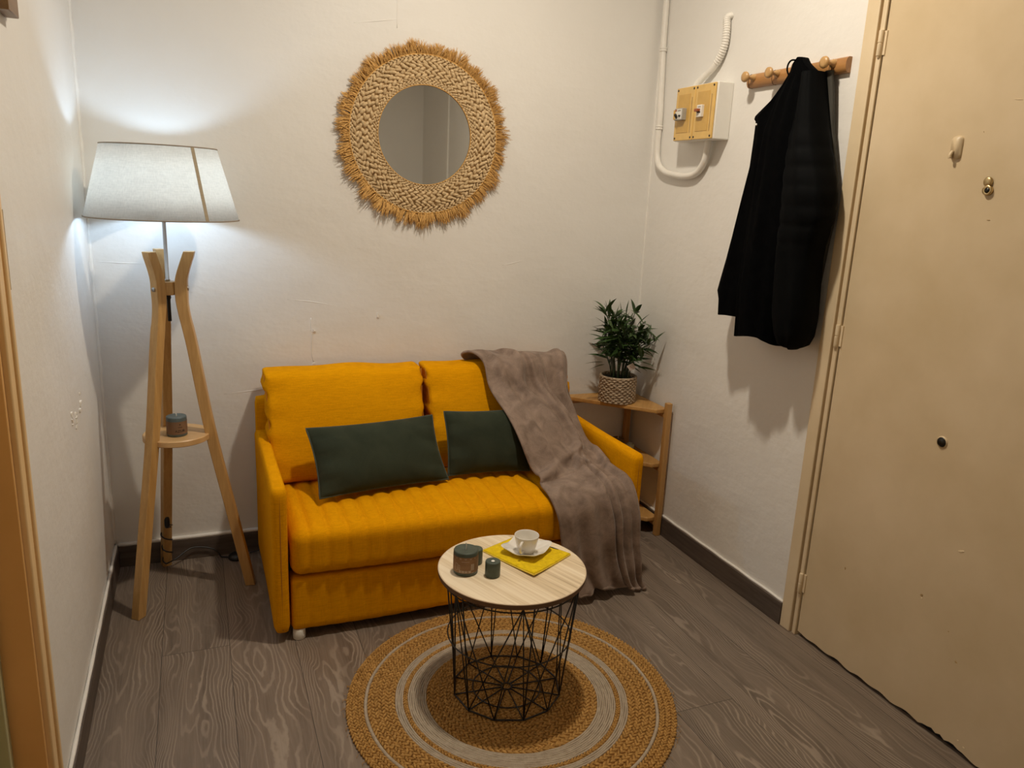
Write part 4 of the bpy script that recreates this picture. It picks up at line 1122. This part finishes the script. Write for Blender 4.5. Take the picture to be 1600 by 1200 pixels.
box('lever', BX0-.036, BX0-.020, 2.676, 2.698, 1.846, 1.857, M['red'], s2, bevel=.002); box('lever_gap', BX0-.0228, BX0-.0218, 2.674, 2.696, 1.841, 1.846, M['ink'], s2)
box('printed_line', BX0-.0226, BX0-.0218, 2.674, 2.692, 1.863, 1.865, M['ink'], s2)

# ------------------------------------------------------------------ coat rack
rk = thing('coat_rack', 'wooden wall rack with four round knobs carrying the black coat', 'coat rack', (XR,2.27,1.945))
V = []; F = []
secs = [(-.024,0),(-.024,.012),(-.020,.018),(-.010,.0225),(0,.0235),(.010,.0225),(.020,.018),(.024,.012),(.024,0)]
ysr = list(np.linspace(2.018, 2.500, 40)); 
for y in ysr:
    for dz, dx in secs: V.append((XR-dx, y, 1.944+dz-.0*(y-2.27)))
F = grid_faces(len(ysr), len(secs))+[tuple(range(len(secs))), tuple(range(len(V)-len(secs), len(V)))[::-1]]
bar = fixn(obj('rail', V, F, M['rackwood'], rk, auto=50))
for y in (2.060, 2.190+.02, 2.335, 2.463):
    MB().tube([(XR-dx-.0004, y+.027, 1.944+dz) for dz, dx in secs], .0010, 5).obj('carved_groove', M['ink'], bar)
for y in (2.463, 2.335, 2.203, 2.072):
    k_ = MB(); k_.lathe([(.0135,.004),(.0135,-.006),(.0125,-.010),(.0075,-.016),(.0068,-.026),(.009,-.034),(.0175,-.038),(.0190,-.042),(.0175,-.0475),(.010,-.050),(0,-.0505)], (XR-.018, y, 1.952), 28, axis='x')
    o = k_.obj('knob', M['knobwood'], rk)
# ------------------------------------------------------------------ coat
ct = thing('hanging_coat', 'long black coat hanging from the wooden wall rack', 'coat', (1.86,2.17,1.95))
def interp(tab, z):
    zs = [t[0] for t in tab][::-1]
    return [float(np.interp(z, zs, [t[i] for t in tab][::-1])) for i in range(1, len(tab[0]))]
def lobe(name, tab, mat, fold=.006, nf=5, seed=0., quilt=None, hem=None, nz=90, n=64):
    """tab rows (top to bottom): z, y_low, y_high, x_front, x_back"""
    z1, z0 = tab[0][0], tab[-1][0]; V = []
    for i in range(nz+1):
        f = i/nz; z = z1+(z0-z1)*f; yl, yh, xf, xb = interp(tab, z)
        cx, cy, ax, ay = (xf+xb)/2, (yl+yh)/2, (xb-xf)/2, (yh-yl)/2
        for k in range(n):
            a = 2*PI*k/n; ca, sa_ = math.cos(a), math.sin(a)
            px = np.sign(ca)*abs(ca)**.8*ax; py = np.sign(sa_)*abs(sa_)**.9*ay
            fl = fold*f**.6*math.sin(nf*a+seed+1.5*math.sin(z*5+seed))+fold*.5*math.sin(2*nf*a+seed*2+z*9)
            q = 0
            if quilt and quilt[0] < z < quilt[1] : q = .0045*abs(math.sin((z-quilt[0])/quilt[2]*PI))**.5-.003
            if py > 0 and False: q = 0
            rr = 1+(fl+q)/max(math.hypot(px, py), .02)
            x = cx+px*rr; y = cy+py*(1+(fl*.25+q)/max(abs(py)+.02, .03))
            zz = z
            if i > nz*.85 and hem: zz += hem*math.sin(2*a+seed)*((i/nz-.85)/.15)
            V.append((min(x, XR-.008), y, zz))
    F = grid_faces(nz+1, n, 0, True); F.append(tuple(range(n))[::-1]); F.append(tuple(nz*n+k for k in range(n)))
    return fixn(obj(name, V, F, mat, ct, auto=70))
# y_low is the side nearer the door
lobe('front_panel', [(1.945,2.168,2.205,1.865,1.905),(1.90,2.17,2.236,1.855,1.915),(1.85,2.18,2.285,1.845,1.925),(1.805,2.18,2.352,1.835,1.93),(1.795,2.18,2.356,1.835,1.93),(1.785,2.18,2.345,1.835,1.93),(1.70,2.18,2.334,1.825,1.93),(1.63,2.18,2.330,1.82,1.93),(1.43,2.18,2.378,1.815,1.93),(1.30,2.19,2.405,1.81,1.93),(1.185,2.20,2.428,1.80,1.93),(1.155,2.22,2.412,1.80,1.93),(1.10,2.23,2.405,1.80,1.93)], M['coat'], .005, 5, .4, hem=.006)
lobe('body', [(1.978,2.158,2.176,1.862,1.90),(1.955,2.135,2.192,1.85,1.905),(1.92,2.08,2.20,1.84,1.91),(1.85,2.06,2.24,1.825,1.92),(1.75,2.05,2.27,1.81,1.92),(1.60,2.04,2.28,1.80,1.92),(1.40,2.04,2.28,1.785,1.92),(1.20,2.05,2.28,1.775,1.92),(1.045,2.065,2.262,1.775,1.92)], M['coat'], .007, 6, 1.2, hem=.012)
lobe('sleeve', [(1.925,2.070,2.13,1.835,1.915),(1.86,2.055,2.13,1.825,1.925),(1.75,2.022,2.13,1.81,1.93),(1.69,2.000,2.13,1.80,1.935),(1.60,1.962,2.13,1.79,1.938),(1.555,1.944,2.125,1.785,1.938),(1.47,1.938,2.12,1.785,1.935),(1.40,1.955,2.115,1.785,1.93),(1.34,1.965,2.11,1.785,1.93),(1.25,1.962,2.10,1.785,1.93),(1.15,1.958,2.085,1.785,1.93),(1.08,1.965,2.06,1.79,1.925),(1.045,1.985,2.035,1.80,1.915),(1.038,2.00,2.02,1.82,1.90)], M['coat2'], .0045, 4, 2.0, quilt=(1.38,1.74,.062), hem=.004)
lobe('lining', [(1.93,2.060,2.09,1.905,1.925),(1.86,2.048,2.09,1.91,1.93),(1.75,2.030,2.09,1.91,1.937),(1.60,1.985,2.05,1.91,1.939),(1.50,1.972,2.03,1.91,1.939),(1.40,1.985,2.03,1.91,1.939),(1.25,2.000,2.03,1.91,1.939),(1.13,1.995,2.02,1.91,1.935)], M['lining'], .002, 3, 1, nz=40, n=24)
V, F = lathe([(0,-.002),(.0035,-.0015),(.0040,.001)], (1.823,2.292,1.772), 12, axis='x'); obj('snap_button', V, F, M['white'], ct)
hl = smooth_path([(1.885,2.150,1.955),(1.862,2.195,1.972),(1.872,2.225,1.945),(1.885,2.20,1.90)], 6); V, F = tube(hl, .003, 8); obj('hanging_loop', V, F, M['coat2'], ct)

# ------------------------------------------------------------------ camera
cam = bpy.data.cameras.new('camera'); co_ = bpy.data.objects.new('camera', cam); COL.objects.link(co_)
Fp, yaw, pitch, roll = 1204.11, .3941, .2412, .0461
f = Vector((math.sin(yaw)*math.cos(pitch), math.cos(yaw)*math.cos(pitch), -math.sin(pitch))); r = Vector((math.cos(yaw), -math.sin(yaw), 0)); u = r.cross(f)
r2 = r*math.cos(roll)+u*math.sin(roll); u2 = -r*math.sin(roll)+u*math.cos(roll)
mw = Matrix(((r2.x,u2.x,-f.x,0),(r2.y,u2.y,-f.y,0),(r2.z,u2.z,-f.z,1.5),(0,0,0,1)))
co_.matrix_world = mw
cam.sensor_width = 36; cam.sensor_fit = 'HORIZONTAL'; cam.lens = Fp*36/1600; cam.clip_start = .02
S.camera = co_

# ------------------------------------------------------------------ light and view
wd = bpy.data.worlds.new('world'); S.world = wd; wd.use_nodes = True
wd.node_tree.nodes['Background'].inputs[0].default_value = (1,.9,.8,1); wd.node_tree.nodes['Background'].inputs[1].default_value = .0
S.view_settings.view_transform = 'Standard'; S.view_settings.look = 'None'; S.view_settings.exposure = 0; S.view_settings.gamma = 1; S.view_settings.use_curve_mapping = False
S.cycles.max_bounces = 8; S.cycles.diffuse_bounces = 5; S.cycles.use_denoising = True; S.cycles.caustics_reflective = False; S.cycles.caustics_refractive = False
S.cycles.sample_clamp_indirect = 6
